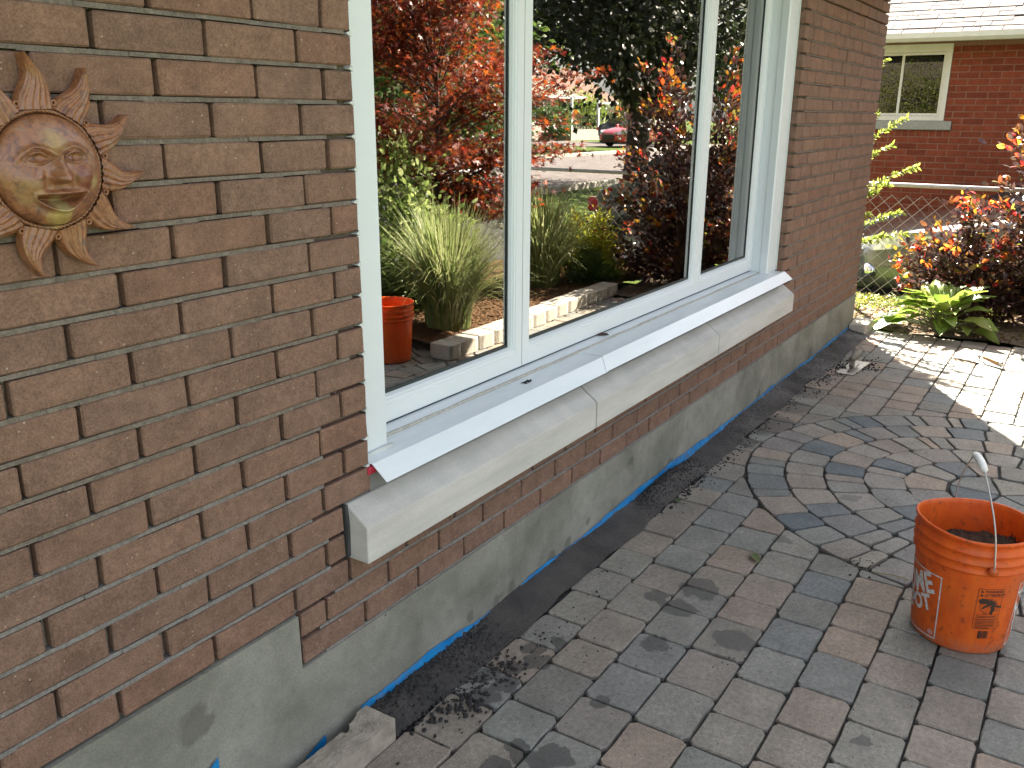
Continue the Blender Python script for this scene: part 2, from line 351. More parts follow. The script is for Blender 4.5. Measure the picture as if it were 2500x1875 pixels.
plain('print_white', (0.55, 0.53, 0.52), 0.5, nsc=90, var=0.35); plain('print_black', (0.030, 0.014, 0.008), 0.5, nsc=90, var=0.3); plain('grip_white', (0.62, 0.62, 0.60), 0.5)
plain('steel', (0.34, 0.33, 0.31), 0.38, 0.85, nsc=60, var=0.3); plain('wire', (0.46, 0.45, 0.43), 0.45, 0.6); plain('galv', (0.42, 0.42, 0.41), 0.5, 0.55, nsc=50, var=0.2)
plain('handle_wood', (0.34, 0.19, 0.085), 0.6, nsc=30, var=0.35); plain('grey_wood', (0.15, 0.135, 0.11), 0.7, nsc=30, var=0.35); plain('bark', (0.055, 0.042, 0.034), 0.95, nsc=18, var=0.5, bmp=1.0)
plain('twig_red', (0.10, 0.045, 0.035), 0.8, nsc=30, var=0.3); plain('twig_green', (0.09, 0.11, 0.04), 0.8)
plain('debris', (0.055, 0.030, 0.018), 0.95, nsc=80, var=0.6); plain('crumb', (0.020, 0.019, 0.019), 0.9, nsc=200, var=0.5)
def m_leaf(name, cols, trans=0.4, rough=0.45, edge=None, vein=False):
    k = NT(name, rough, 0.4); r = k.island(); c = k.ramp(r, [(i / max(1, len(cols) - 1), q) for i, q in enumerate(cols)])
    n = k.noise(k.pos(), 30, 3); c = k.mix(1.0, c, k.ramp(n, [(0.3, 0.75), (0.7, 1.25)]), 'MULTIPLY')
    k.color(c); tr = k.n('ShaderNodeBsdfTranslucent'); k.l(k.mix(1.0, c, 1.35, 'MULTIPLY'), tr.inputs[0])
    mx = k.n('ShaderNodeMixShader'); mx.inputs[0].default_value = trans; k.l(k.b.outputs[0], mx.inputs[1]); k.l(tr.outputs[0], mx.inputs[2]); k.l(mx.outputs[0], k.out.inputs[0]); MAT[name] = k.m
m_leaf('leaf_purple', [(0.048, 0.026, 0.030), (0.060, 0.032, 0.034), (0.070, 0.034, 0.034), (0.058, 0.044, 0.026), (0.080, 0.034, 0.030), (0.065, 0.050, 0.024), (0.13, 0.050, 0.024)], 0.26, 0.22)
m_leaf('leaf_orange', [(0.32, 0.018, 0.020), (0.34, 0.045, 0.014), (0.30, 0.10, 0.014), (0.30, 0.17, 0.018), (0.26, 0.012, 0.025), (0.24, 0.21, 0.03), (0.16, 0.15, 0.03)], 0.5, 0.35)
m_leaf('leaf_maple', [(0.040, 0.010, 0.010), (0.13, 0.016, 0.010), (0.26, 0.040, 0.010), (0.34, 0.085, 0.012), (0.075, 0.012, 0.012), (0.28, 0.048, 0.011), (0.070, 0.036, 0.014), (0.18, 0.02, 0.012), (0.05, 0.03, 0.012)], 0.45, 0.4)
m_leaf('leaf_varieg', [(0.10, 0.17, 0.04), (0.30, 0.37, 0.12), (0.18, 0.26, 0.06), (0.40, 0.44, 0.20), (0.06, 0.11, 0.025)], 0.4)
m_leaf('leaf_gold', [(0.30, 0.32, 0.025), (0.38, 0.36, 0.03), (0.20, 0.27, 0.03), (0.40, 0.30, 0.03)], 0.45)
m_leaf('leaf_green', [(0.05, 0.09, 0.02), (0.075, 0.12, 0.025), (0.035, 0.065, 0.015), (0.10, 0.15, 0.03)], 0.4)
m_leaf('leaf_lime', [(0.16, 0.24, 0.03), (0.22, 0.29, 0.045), (0.12, 0.19, 0.025), (0.28, 0.33, 0.07)], 0.45)
m_leaf('leaf_dark', [(0.018, 0.026, 0.012), (0.028, 0.036, 0.014), (0.014, 0.020, 0.012), (0.04, 0.045, 0.018)], 0.25)
m_leaf('leaf_yew', [(0.20, 0.25, 0.04), (0.27, 0.31, 0.06), (0.15, 0.21, 0.03), (0.33, 0.35, 0.10)], 0.4)
m_leaf('leaf_straw', [(0.22, 0.20, 0.06), (0.28, 0.24, 0.08), (0.16, 0.16, 0.05)], 0.3)
m_leaf('blade', [(0.14, 0.19, 0.05), (0.24, 0.28, 0.10), (0.33, 0.35, 0.17), (0.10, 0.15, 0.035), (0.40, 0.40, 0.24)], 0.4)
m_leaf('weed', [(0.16, 0.20, 0.03), (0.22, 0.25, 0.05), (0.10, 0.14, 0.025), (0.26, 0.20, 0.06)], 0.4)
def m_hosta():
    k = NT('leaf_hosta', 0.38, 0.45); uv = k.n('ShaderNodeTexCoord').outputs['Object']; x, y, z = k.sep(uv)
    a = k.math('ABSOLUTE', y); wv = k.n('ShaderNodeTexWave', wave_type='BANDS', bands_direction='Y'); k.l(uv, wv.inputs[0]); wv.inputs['Scale'].default_value = 32; wv.inputs['Distortion'].default_value = 0.6
    r = k.rand(); base = k.ramp(r, [(0.0, (0.14, 0.23, 0.032)), (0.5, (0.21, 0.30, 0.045)), (0.85, (0.28, 0.36, 0.07)), (1.0, (0.36, 0.36, 0.12))])
    c = k.mix(1.0, base, k.ramp(wv.outputs['Fac'], [(0.0, 0.72), (1.0, 1.15)]), 'MULTIPLY'); k.color(c); k.bump(wv.outputs['Fac'], 0.5, 0.004)
    tr = k.n('ShaderNodeBsdfTranslucent'); k.l(c, tr.inputs[0]); mx = k.n('ShaderNodeMixShader'); mx.inputs[0].default_value = 0.35
    k.l(k.b.outputs[0], mx.inputs[1]); k.l(tr.outputs[0], mx.inputs[2]); k.l(mx.outputs[0], k.out.inputs[0]); MAT['leaf_hosta'] = k.m
m_hosta()
def m_soil(name, a, b, c_, sc=60):
    k = NT(name, 0.95, 0.15); p = k.pos(); n = k.noise(p, sc, 5, 0.7); n2 = k.noise(p, 3, 3)
    c = k.ramp(n, [(0.3, a), (0.55, b), (0.75, c_)]); c = k.mix(1.0, c, k.ramp(n2, [(0.3, 0.75), (0.7, 1.2)]), 'MULTIPLY')
    k.color(c); k.bump(n, 0.9, 0.02); MAT[name] = k.m
m_soil('mulch', (0.045, 0.025, 0.014), (0.12, 0.068, 0.036), (0.26, 0.155, 0.085), 55)
m_soil('soil', (0.09, 0.065, 0.045), (0.18, 0.14, 0.10), (0.27, 0.22, 0.165), 45)
m_soil('lawn', (0.045, 0.075, 0.015), (0.085, 0.125, 0.025), (0.13, 0.17, 0.04), 30)
m_soil('asphalt', (0.13, 0.115, 0.11), (0.17, 0.15, 0.145), (0.22, 0.195, 0.185), 40); m_soil('drive_asphalt', (0.05, 0.05, 0.05), (0.075, 0.073, 0.07), (0.11, 0.105, 0.10), 40)
m_soil('chip', (0.06, 0.032, 0.018), (0.16, 0.09, 0.045), (0.26, 0.16, 0.085), 90)
def m_shingle():
    k = NT('shingle', 0.95, 0.2); p = k.pos(); r = k.rand(); n = k.noise(p, 160, 3); c = k.ramp(r, [(0, (0.120, 0.106, 0.101)), (0.5, (0.140, 0.125, 0.119)), (1, (0.105, 0.092, 0.087))])
    k.color(k.mix(1.0, c, k.ramp(n, [(0.3, 0.8), (0.7, 1.2)]), 'MULTIPLY')); k.bump(n, 0.5, 0.003); MAT['shingle'] = k.m
m_shingle()
plain('roof_brown', (0.155, 0.085, 0.065), 0.95, nsc=8, var=0.25); plain('roof_green', (0.17, 0.19, 0.15), 0.9, nsc=8, var=0.2); plain('house_siding', (0.36, 0.33, 0.29), 0.8, nsc=5, var=0.1); plain('door_white', (0.68, 0.70, 0.72), 0.5)
plain('nsill', (0.26, 0.265, 0.235), 0.85, nsc=30, var=0.15); plain('ntrim', (0.56, 0.56, 0.50), 0.5, nsc=10, var=0.08); plain('nmortar', (0.20, 0.11, 0.075), 0.95, nsc=60, var=0.2); plain('kerb_concrete', (0.38, 0.35, 0.30), 0.9, nsc=40, var=0.2, bmp=0.4)
plain('rubber', (0.012, 0.012, 0.012), 0.8); plain('rim', (0.42, 0.42, 0.43), 0.35, 0.8); plain('black_plastic', (0.012, 0.012, 0.013), 0.45); plain('chrome', (0.7, 0.7, 0.72), 0.12, 1.0)
def m_paint(name, col):
    k = NT(name, 0.35, 0.5); k.color(tuple(col)); k.b.inputs['Coat Weight'].default_value = 1.0; k.b.inputs['Coat Roughness'].default_value = 0.05; k.b.inputs['Metallic'].default_value = 0.3
    n = k.noise(k.objco(False), 3, 3); k.rough(k.ramp(n, [(0.3, 0.3), (0.7, 0.45)])); MAT[name] = k.m
m_paint('paint_grey', (0.105, 0.105, 0.095)); m_paint('paint_red', (0.50, 0.012, 0.03)); m_paint('paint_navy', (0.03, 0.035, 0.05))
def m_lamp():
    k = NT('headlamp', 0.08, 0.8); n = k.noise(k.objco(False), 28, 2); k.color(k.ramp(n, [(0.35, (0.25, 0.26, 0.27)), (0.6, (0.75, 0.77, 0.80))])); k.b.inputs['Metallic'].default_value = 0.6; k.b.inputs['Coat Weight'].default_value = 1.0; MAT['headlamp'] = k.m
m_lamp()
def m_terra():
    k = NT('terracotta', 0.34, 0.55); p = k.objco(False); n = k.noise(p, 55, 5, 0.65, 1.2); n2 = k.noise(p, 160, 4, 0.7); n3 = k.noise(p, 24, 3, 0.6, 1.5)
    c = k.ramp(n, [(0.30, (0.070, 0.036, 0.030)), (0.42, (0.175, 0.066, 0.032)), (0.54, (0.27, 0.112, 0.045)), (0.66, (0.20, 0.100, 0.066)), (0.78, (0.36, 0.24, 0.09))])
    c = k.mix(k.ramp(n3, [(0.56, 0.0), (0.66, 0.6)]), c, (0.25, 0.165, 0.12))
    def spot(c, x, z, r, col, a):
        wv = k.n('ShaderNodeVectorMath', operation='MULTIPLY_ADD'); t = k.n('ShaderNodeTexNoise'); k.l(p, t.inputs['Vector']); t.inputs['Scale'].default_value = 60; t.inputs['Detail'].default_value = 3
        k.l(t.outputs['Color'], wv.inputs[0]); wv.inputs[1].default_value = (.03, 0, .03); k.l(k.scale(p, (1, 0, 1)), wv.inputs[2])
        d = k.n('ShaderNodeVectorMath', operation='DISTANCE'); k.l(wv.outputs[0], d.inputs[0]); d.inputs[1].default_value = (x + .015, 0, z + .015)
        return k.mix(k.math('MULTIPLY', k.ramp(d.outputs['Value'], [(r * .6, 1.0), (r, 0.0)]), a), c, col)
    for x, z, r, col, a in ((0.0, .046, .022, (0.36, 0.24, 0.08), .6), (.0, -.072, .024, (0.44, 0.34, 0.12), .85), (-.05, -.03, .025, (0.30, 0.19, 0.08), .6), (.042, -.012, .022, (0.15, 0.035, 0.012), .85), (.062, -.022, .012, (0.42, 0.33, 0.14), .7), (.0, -.052, .014, (0.40, 0.33, 0.15), .6)): c = spot(c, x, z, r, col, a)
    c = k.mix(1.0, c, k.ramp(n2, [(0.3, 0.75), (0.7, 1.2)]), 'MULTIPLY')
    k.color(c); k.rough(k.ramp(n2, [(0.3, 0.26), (0.7, 0.5)])); k.bump(n2, 0.2, 0.002); k.b.inputs['Coat Weight'].default_value = 0.25; k.b.inputs['Coat Roughness'].default_value = 0.25; MAT['terracotta'] = k.m
m_terra()

# ================================================================== SETTING: ground sheets
def sstep(a, b, x): t = min(1.0, max(0.0, (x - a) / (b - a))); return t * t * (3 - 2 * t)
def gz(x, y): return -0.075 - 0.275 * sstep(8.05, 8.65, x) * sstep(-6.0, -4.2, y) * (1 - sstep(40, 60, y))
def sheet(name, xs, ys, zf, mat, kind='structure'):
    v = [(x, y, zf(x, y)) for y in ys for x in xs]; n = len(xs)
    f = [(j * n + i, j * n + i + 1, (j + 1) * n + i + 1, (j + 1) * n + i) for j in range(len(ys) - 1) for i in range(n - 1)]
    o = mobj(name, v, f, mat, smooth=True); tag(o, kind=kind); return o
gx = [-150, -60, -20, -6, 0, 4, 7, 7.8, 8.05, 8.2, 8.35, 8.5, 8.65, 9, 12, 16, 22, 30, 45, 70, 120, 220]
gy = [-220, -120, -60, -40, -30, -22, -16, -8, -6, -5.4, -4.8, -4.2, -3, -1, 1, 4, 10, 20, 60, 140]
tag(sheet('ground', gx, gy, gz, MAT['lawn']), 'wide grass ground around the houses', 'ground')
sheet('road', [-120, 220], [-15.3, -8.1], lambda x, y: -0.055, MAT['asphalt'])
sheet('driveway', [8.62, 11.7], [-8.1, -5.9, -4.15, 0, 14], lambda x, y: gz(9.5, y) + 0.012, MAT['drive_asphalt'])
sheet('far_driveway', [40.5, 47.5], [-27.2, -15.45], lambda x, y: -0.058, MAT['asphalt'])
for y0 in (-15.48, -7.95):
    k = MB().box(-120, 220, y0 - 0.09, y0 + 0.09, -0.2, 0.05, 0.02).out('road_kerb', MAT['kerb_concrete']); tag(k, kind='structure')

# ------------------------------------------------------------------ patio with pavers
patio = sheet('patio', [-1.2, 1, 3, 5, 6.86], [-3.0, -2, -1, -0.004], lambda x, y: -0.014, MAT['joint_sand'])
CX, CY, CR = 3.98, -1.24, 1.03
def clip(poly, p, n):
    """keep the part of the convex polygon where (q-p).n > 0"""
    out = []
    for i in range(len(poly)):
        a, b = poly[i], poly[(i + 1) % len(poly)]
        da = (a[0] - p[0]) * n[0] + (a[1] - p[1]) * n[1]; db = (b[0] - p[0]) * n[0] + (b[1] - p[1]) * n[1]
        if da > 0: out.append(a)
        if (da > 0) != (db > 0): t = da / (da - db); out.append((a[0] + (b[0] - a[0]) * t, a[1] + (b[1] - a[1]) * t))
    return out
def area(poly): return 0.5 * sum(poly[i][0] * poly[(i + 1) % len(poly)][1] - poly[(i + 1) % len(poly)][0] * poly[i][1] for i in range(len(poly)))
def inset(poly, g):
    q = poly; n = len(poly)
    for i in range(n):
        a, b = poly[i], poly[(i + 1) % n]; dx, dy = b[0] - a[0], b[1] - a[1]; L = math.hypot(dx, dy)
        if L < 1e-6: continue
        nx, ny = -dy / L, dx / L; q = clip(q, (a[0] + nx * g, a[1] + ny * g), (nx, ny))
        if len(q) < 3: return []
    return q
def paver_geo(poly, gap=0.0026, tilt=0.0022):
    if math.hypot(sum(a[0] for a in poly) / len(poly) - CX, sum(a[1] for a in poly) / len(poly) - CY) < CR - .04: gap = 0.0050
    q = inset(poly, gap)
    if len(q) < 3 or area(q) < 0.0008: return None
    c = (sum(a[0] for a in q) / len(q), sum(a[1] for a in q) / len(q)); ring = []
    for i in range(len(q)):
        a, b, d = q[i - 1], q[i], q[(i + 1) % len(q)]
        la = math.hypot(a[0] - b[0], a[1] - b[1]); ld = math.hypot(d[0] - b[0], d[1] - b[1])
        if min(la, ld) < 0.006: continue
        ka = min(rnd.uniform(0.007, 0.018), la * 0.3) / la; kd = min(rnd.uniform(0.007, 0.018), ld * 0.3) / ld
        ring.append((b[0] + (a[0] - b[0]) * ka, b[1] + (a[1] - b[1]) * ka)); ring.append((b[0] + (d[0] - b[0]) * kd, b[1] + (d[1] - b[1]) * kd))
        if ld > 0.07:
            t = rnd.uniform(0.35, 0.65); mx = (b[0] + (d[0] - b[0]) * t, b[1] + (d[1] - b[1]) * t); e = rnd.uniform(-0.0005, 0.0028)
            ring.append((mx[0] + (c[0] - mx[0]) / 0.09 * e, mx[1] + (c[1] - mx[1]) / 0.09 * e))
    n = len(ring)
    if n < 3: return None
    zt = rnd.uniform(-0.0035, 0.0015); tx, ty = rnd.uniform(-1, 1) * tilt / 0.1, rnd.uniform(-1, 1) * tilt / 0.1
    v = []; f = []
    for (x, y) in ring: v.append((x, y, -0.05))
    for (x, y) in ring: v.append((x + rnd.gauss(0, .0009), y + rnd.gauss(0, .0009), zt - 0.0036 + rnd.uniform(-0.001, 0.001)))
    for (x, y) in ring:
        L = math.hypot(x - c[0], y - c[1]); e = rnd.uniform(0.0016, 0.0036) / max(L, 0.02); X, Y = x + (c[0] - x) * e, y + (c[1] - y) * e
        v.append((X, Y, zt + tx * (X - c[0]) * 0.1 + ty * (Y - c[1]) * 0.1))
    for i in range(n):
        j = (i + 1) % n; f += [(i, j, n + j, n + i), (n + i, n + j, 2 * n + j, 2 * n + i)]
    f.append(tuple(range(2 * n, 3 * n)))
    return v, f, c
YB = [-0.115, -0.267, -0.424, -0.580, -0.738, -0.893, -1.047, -1.198, -1.350, -1.505, -1.66, -1.815, -1.97, -2.125, -2.28, -2.435, -2.59, -2.745, -2.9]
polys = []
r0 = [-0.9, -0.72, -0.55, -0.38, -0.2, -0.03, .13, .31, .47, .65, .82, .98, 1.15, 1.30, 1.478, 1.665, 1.81, 1.99, 2.15, 2.328, 2.505, 2.68, 2.86, 3.03, 3.2, 3.36, 3.505, 3.70, 3.88, 4.05, 4.21, 4.40, 4.56, 4.735, 4.92, 5.08, 5.27, 5.43, 5.62, 5.79, 5.98, 6.14, 6.32, 6.5, 6.66, 6.83]
for j in range(len(YB) - 1):
    if j == 0: xs = r0
    else:
        xs = [-1.0 + rnd.uniform(0, 0.15)]
        while xs[-1] < 6.65: xs.append(xs[-1] + rnd.choice([0.155, 0.168, 0.172, 0.186, 0.194, 0.2]))
        if xs[-1] > 6.9: xs[-1] = 6.84
        else: xs.append(6.84)
        xs = [x for i, x in enumerate(xs) if i == 0 or x - xs[i - 1] > 0.05]
    for i in range(len(xs) - 1):
        y0, y1 = YB[j + 1], YB[j]
        if j == 0 and xs[i + 1] < 1.32: continue
        poly = [(xs[i], y0), (xs[i + 1], y0), (xs[i + 1], y1), (xs[i], y1)]
        if j == 0 and xs[i] < 5.2: poly = [(xs[i], y0), (xs[i + 1], y0), (xs[i + 1], y1 + rnd.uniform(-.012, .012)), (xs[i], y1 + rnd.uniform(-.012, .012))]
        c = ((xs[i] + xs[i + 1]) / 2, (y0 + y1) / 2); d = (c[0] - CX, c[1] - CY); L = math.hypot(*d)
        if L < CR + 0.16:
            n = (d[0] / L, d[1] / L); poly = clip(poly, (CX + n[0] * (CR + 0.002), CY + n[1] * (CR + 0.002)), n)
            if len(poly) < 3: continue
        polys.append(poly)
radii = [1.03, 0.865, 0.70, 0.535, 0.37, 0.21]
for q in range(len(radii) - 1):
    ro, ri = radii[q], radii[q + 1]; rm = (ro + ri) / 2; a = rnd.uniform(0, 1); end = a + 2 * math.pi; cuts = [a]
    while cuts[-1] < end - 0.04: cuts.append(cuts[-1] + rnd.choice([0.075, 0.115, 0.125, 0.135, 0.15, 0.165, 0.172]) / rm)
    cuts[-1] = end
    if cuts[-1] - cuts[-2] < 0.05 / rm: cuts.pop(-2)
    for i in range(len(cuts) - 1):
        a0, a1 = cuts[i], cuts[i + 1]; P = lambda r, t: (CX + r * math.cos(t), CY + r * math.sin(t)); am = (a0 + a1) / 2
        polys.append([P(ri, a0), P(ro, a0), P(ro * 1.0 / max(0.9, math.cos((a1 - a0) / 2)) ** 0.9, am), P(ro, a1), P(ri, a1)] if a1 - a0 > 0.1 else [P(ri, a0), P(ro, a0), P(ro, a1), P(ri, a1)])
for i in range(5):
    a0, a1 = i * 2 * math.pi / 5 + 0.3, (i + 1) * 2 * math.pi / 5 + 0.3
    polys.append([(CX, CY), (CX + 0.205 * math.cos(a0), CY + 0.205 * math.sin(a0)), (CX + 0.21 * math.cos((a0 + a1) / 2), CY + 0.21 * math.sin((a0 + a1) / 2)), (CX + 0.205 * math.cos(a1), CY + 0.205 * math.sin(a1))])
geos = [g for g in (paver_geo(p) for p in polys) if g]
def score(c, z=0.0, m=60):
    q = px((c[0], c[1], c[2] if len(c) > 2 else z))
    if q is None or not (-m < q[0] < 2500 + m and -m < q[1] < 1875 + m): return -1
    return 1.0 / (q[2] ** 2)
geos.sort(key=lambda g: -score(g[2]))
rest = MB(); npv = 0
for v, f, c in geos:
    if score(c) > 0 and npv < 300:
        mobj('paver', [(a - c[0], b - c[1], z) for a, b, z in v], f, MAT['paver_ring' if math.hypot(c[0] - CX, c[1] - CY) < CR - .04 else 'paver'], patio, loc=(c[0], c[1], 0)); npv += 1
    else: rest.add(v, f)
ro = rest.out('paving', MAT['paver_rest'], patio, fix=False); tag(ro, kind='stuff')

# ------------------------------------------------------------------ planting beds
def bed_z(x, y):
    h = 0.02 * math.sin(x * 5.1 + y * 3) * math.sin(y * 4.3 - x) + 0.012 * math.sin(x * 17 + 2) * math.sin(y * 15)
    return h
def bedA(x, y): return 0.075 * sstep(-1.72, -1.82, y) * 1.0 + bed_z(x, y) * 0.8
xs = np.linspace(4.46, 8.0, 90); ys = np.linspace(-3.4, -1.76, 44)
tag(sheet('garden_bed', list(xs), list(ys), lambda x, y: 0.065 + bed_z(x, y) * 0.7, MAT['mulch']), kind='structure')
xs = np.linspace(6.865, 8.1, 50); ys = np.linspace(-1.765, 2.2, 110)
tag(sheet('side_bed', list(xs), list(ys), lambda x, y: 0.004 + 0.02 * sstep(6.88, 7.3, x) + bed_z(x, y) * 0.5 - 0.05 * sstep(7.9, 8.1, x), MAT['soil']), kind='structure')
# mulch chips
def chips(name, n, fx, mat, s0, s1, label, cat):
    V = []; F = []
    base = np.array([(-1, -0.35, 0), (1, -0.3, 0), (0.9, 0.35, 0), (-0.8, 0.3, 0), (-0.9, -0.2, 0.25), (0.8, -0.25, 0.3), (0.8, 0.25, 0.25), (-0.7, 0.2, 0.3)], float)
    fc = np.array([(0, 1, 5, 4), (1, 2, 6, 5), (2, 3, 7, 6), (3, 0, 4, 7), (4, 5, 6, 7)])
    for i in range(n):
        x, y, z = fx(); s = rnd.uniform(s0, s1); e = Euler((rnd.uniform(-.5, .5), rnd.uniform(-.5, .5), rnd.uniform(0, 6.28))).to_matrix()
        V.append((base * s) @ np.array(e).T + (x, y, z)); F.append(fc + 8 * i)
    o = npmesh(name, np.concatenate(V), np.concatenate(F), mat); return tag(o, label, cat, kind='stuff')
def fA():
    x, y = rnd.uniform(4.5, 7.9), rnd.uniform(-3.0, -1.78); return x, y, 0.066 + bed_z(x, y) * 0.7
chips('mulch_chips', 5200, fA, MAT['chip'], 0.008, 0.024, 'brown bark mulch chips covering the planting bed', 'mulch')
def fB():
    x, y = rnd.uniform(6.88, 8.0), rnd.uniform(-1.7, 0.7); return x, y, 0.006 + 0.02 * sstep(6.88, 7.3, x) + bed_z(x, y) * 0.5
chips('dry_litter', 1800, fB, MAT['chip'], 0.006, 0.02, 'dry leaf and bark litter on the side bed', 'litter')

# ================================================================== HOUSE
house = empty('brick_house', (4.0, 3.5, 0), 'brown brick house with a white picture window and limestone sill', 'house')
HL = Vector((4.0, 3.5, 0))
def hp(o):   # parent an object built in world space to the house empty
    o.parent = house; o.matrix_parent_inverse = Matrix.Translation(-HL); return o
core = MB()
XW0, XW1, WX0, WX1, WZ0, WZ1 = -4.0, 6.752, 1.512, 4.843, 0.60, 2.25
core.box(XW0, 1.2455, 0.020, 0.26, 0.40, 2.46); core.box(1.2455, WX0 - .010, 0.020, 0.26, 0.262, 2.46)
core.box(WX1 + .013, XW1, 0.020, 0.26, 0.262, 2.46); core.box(WX0 - .010, WX1 + .013, 0.020, 0.26, 0.262, WZ0); core.box(WX0 - .010, WX1 + .013, 0.020, 0.26, WZ1, 2.46)
core.box(6.5, 6.7515, 0.26, 7.0, 0.262, 2.46); core.box(XW0, -3.75, 0.26, 7.0, 0.262, 2.46); core.box(-3.75, 6.5, 6.75, 7.0, 0.262, 2.46)
wall = hp(core.out('wall', MAT['mortar']))
ZN = lambda k: 1.665 - 0.07 * k
# bricks
bricks = []
LA = [-.856, -.635, -.413, -.192, .028, .249, .469, .690, .909, 1.129, 1.350]
LB = [-.967, -.746, -.525, -.303, -.083, .138, .358, .578, .800, 1.020, 1.243, 1.423]
for c in range(-11, 20):
    z1, z0 = ZN(c) - 0.005, ZN(c + 1) + 0.005
    if c <= 17:
        js = list(LB if c % 2 else LA)
        end = 1.245 if c == 17 else (1.416 if c in (15, 16) else 1.512)
        js = [j for j in js if j < end - 0.03] + [end]
        for a, b in zip(js[:-1], js[1:]): bricks.append((a, b, z0, z1, c))
    if c >= 17:
        js = {17: [1.249, 1.425] + [1.637 + .2123 * i for i in range(30)], 18: [1.252, 1.342] + [1.566 + .2123 * i for i in range(30)], 19: [1.252] + [1.472 + .2123 * i for i in range(30)]}[c]
        js = [j for j in js if j < 6.72] + [6.757]
        for a, b in zip(js[:-1], js[1:]): bricks.append((a, b, z0, z1, c))
    else:
        st = 4.908 if c in (15, 16) else 4.843
        js = [5.009 + .2165 * i for i in range(9)] if c % 2 == 0 else [4.966, 5.118] + [5.325 + .2130 * i for i in range(8)]
        js = [st] + [j for j in js if st + 0.03 < j < 6.72] + [6.757]
        for a, b in zip(js[:-1], js[1:]): bricks.append((a, b, z0, z1, c))
    if z0 > WZ1:
        js = [WX0 + 0.2215 * i + (0.11 if c % 2 else 0) for i in range(17)]; js = [WX0] + [j for j in js if WX0 + .03 < j < WX1 - .03] + [WX1]
        for a, b in zip(js[:-1], js[1:]): bricks.append((a, b, z0, z1, c))
def bscore(b):
    return score(((b[0] + b[1]) / 2, 0, (b[2] + b[3]) / 2), m=40) * (b[1] - b[0]) / (1 + ((b[0] + b[1]) / 2) ** 2 * 0.5)
bricks.sort(key=lambda b: -bscore(b))
bcache = {}
def brick_mesh(dx, dy, dz, mat, name='brick', e=0.0035, jit=0.0011, nvar=5, base=0):
    key = (round(dx, 3), dy, round(dz, 3), mat.name, rnd.randrange(nvar))
    if key not in bcache:
        v, f = chbox(dx / 2, dy / 2, dz / 2, e); v = [(x + rnd.uniform(-jit, jit), y + rnd.uniform(-jit, jit) * 0.7, z + rnd.uniform(-jit, jit)) for x, y, z in v]
        me = mesh(name, v, f, mat); fixn(me); bcache[key] = me
    return bcache[key]
rest = MB()
for i, (a, b, z0, z1, c) in enumerate(bricks):
    jx, jy, jz = rnd.uniform(-.0018, .0018), rnd.uniform(-.0018, .0014), rnd.uniform(-.001, .001)
    dx = round((b - a) - 0.010 - (0.0 if b < 6.75 else -0.005), 3); cx = (a + b) / 2 + (0.0025 if b > 6.75 else 0)
    loc = Vector((cx + jx, 0.045 + jy, (z0 + z1) / 2 + jz))
    if i < 300 and bscore((a, b, z0, z1, c)) > 0:
        o = bpy.data.objects.new('brick', brick_mesh(dx, 0.09, z1 - z0, MAT['brick'])); o.location = loc - HL; o.rotation_euler = (rnd.uniform(-.006, .006), rnd.uniform(-.005, .005), rnd.uniform(-.004, .004)); link(o, wall)
        o.matrix_parent_inverse = Matrix.Identity(4); o.location = loc
    else:
        v, f = chbox(dx / 2, 0.045, (z1 - z0) / 2, 0.0035); rest.add([(x + loc.x, y + loc.y, z + loc.z) for x, y, z in v], f)
o = rest.out('brickwork', MAT['brick_rest'], wall); tag(o, kind='stuff')
# mortar ledges: raised, uneven bed joints and slumped head joints
led = MB()
for c in range(-6, 20):
    z = ZN(c + 1); x = 0.4
    while x < 6.7:
        L = rnd.uniform(0.05, 0.16); d = rnd.uniform(0.0000, 0.0026); e = rnd.uniform(-.0014, .0008)
        ok = not (WX0 - 0.02 < x + L and x < WX1 + 0.02 and z > 0.63 and z < WZ1) and not (1.40 < x + L and x < 4.92 and 0.465 < z < 0.625) and (x > 1.25 or z > 0.41)
        if ok: led.add([(x, 0.03, z - .0030), (x + L, 0.03, z - .0030), (x + L, d, z - .0030 + e), (x, d + rnd.uniform(-.001, .001), z - .0030 + e), (x, 0.03, z + .0049), (x + L, 0.03, z + .0049), (x + L, d + .0015, z + .0045), (x, d + .0015, z + .0045)], [(0, 1, 2, 3), (3, 2, 6, 7), (7, 6, 5, 4), (0, 3, 7, 4), (1, 5, 6, 2)])
        x += L
for (a, b, z0, z1, c) in bricks:
    if score((b, 0, z0), m=30) < 0 or b > 4.7 or rnd.random() < .15: continue
    d = rnd.uniform(.006, .013); wd = rnd.uniform(.004, .0075)
    led.add([(b - .0056, .03, z0 - .002), (b - .0056, .03, z1 + .002), (b - .0056 + wd, .03, z1 + .002), (b - .0056 + wd, .03, z0 - .002), (b - .0056, d * .5, z0 - .002), (b - .0056, d * .5, z1 + .002), (b - .0056 + wd, d + .006, z1 + .002), (b - .0056 + wd, d + .006, z0 - .002)], [(4, 7, 6, 5), (2, 6, 7, 3)])
o = led.out('pointing', MAT['mortar'], wall); tag(o, kind='stuff')
# foundation
f_ = MB(); f_.prism([(XW0, -0.3), (6.748, -0.3), (6.748, 0.2645), (1.2465, 0.2645), (1.2440, 0.404), (XW0, 0.404)], -0.0045, 0.27, 'y'); f_.box(6.49, 6.747, 0.27, 7.0, -0.5, 0.2615); f_.box(XW0, -3.75, 0.27, 7, -0.3, 0.2615); f_.box(-3.75, 6.49, 6.75, 7, -0.5, 0.2615)
found = hp(f_.out('foundation', MAT['parging']))
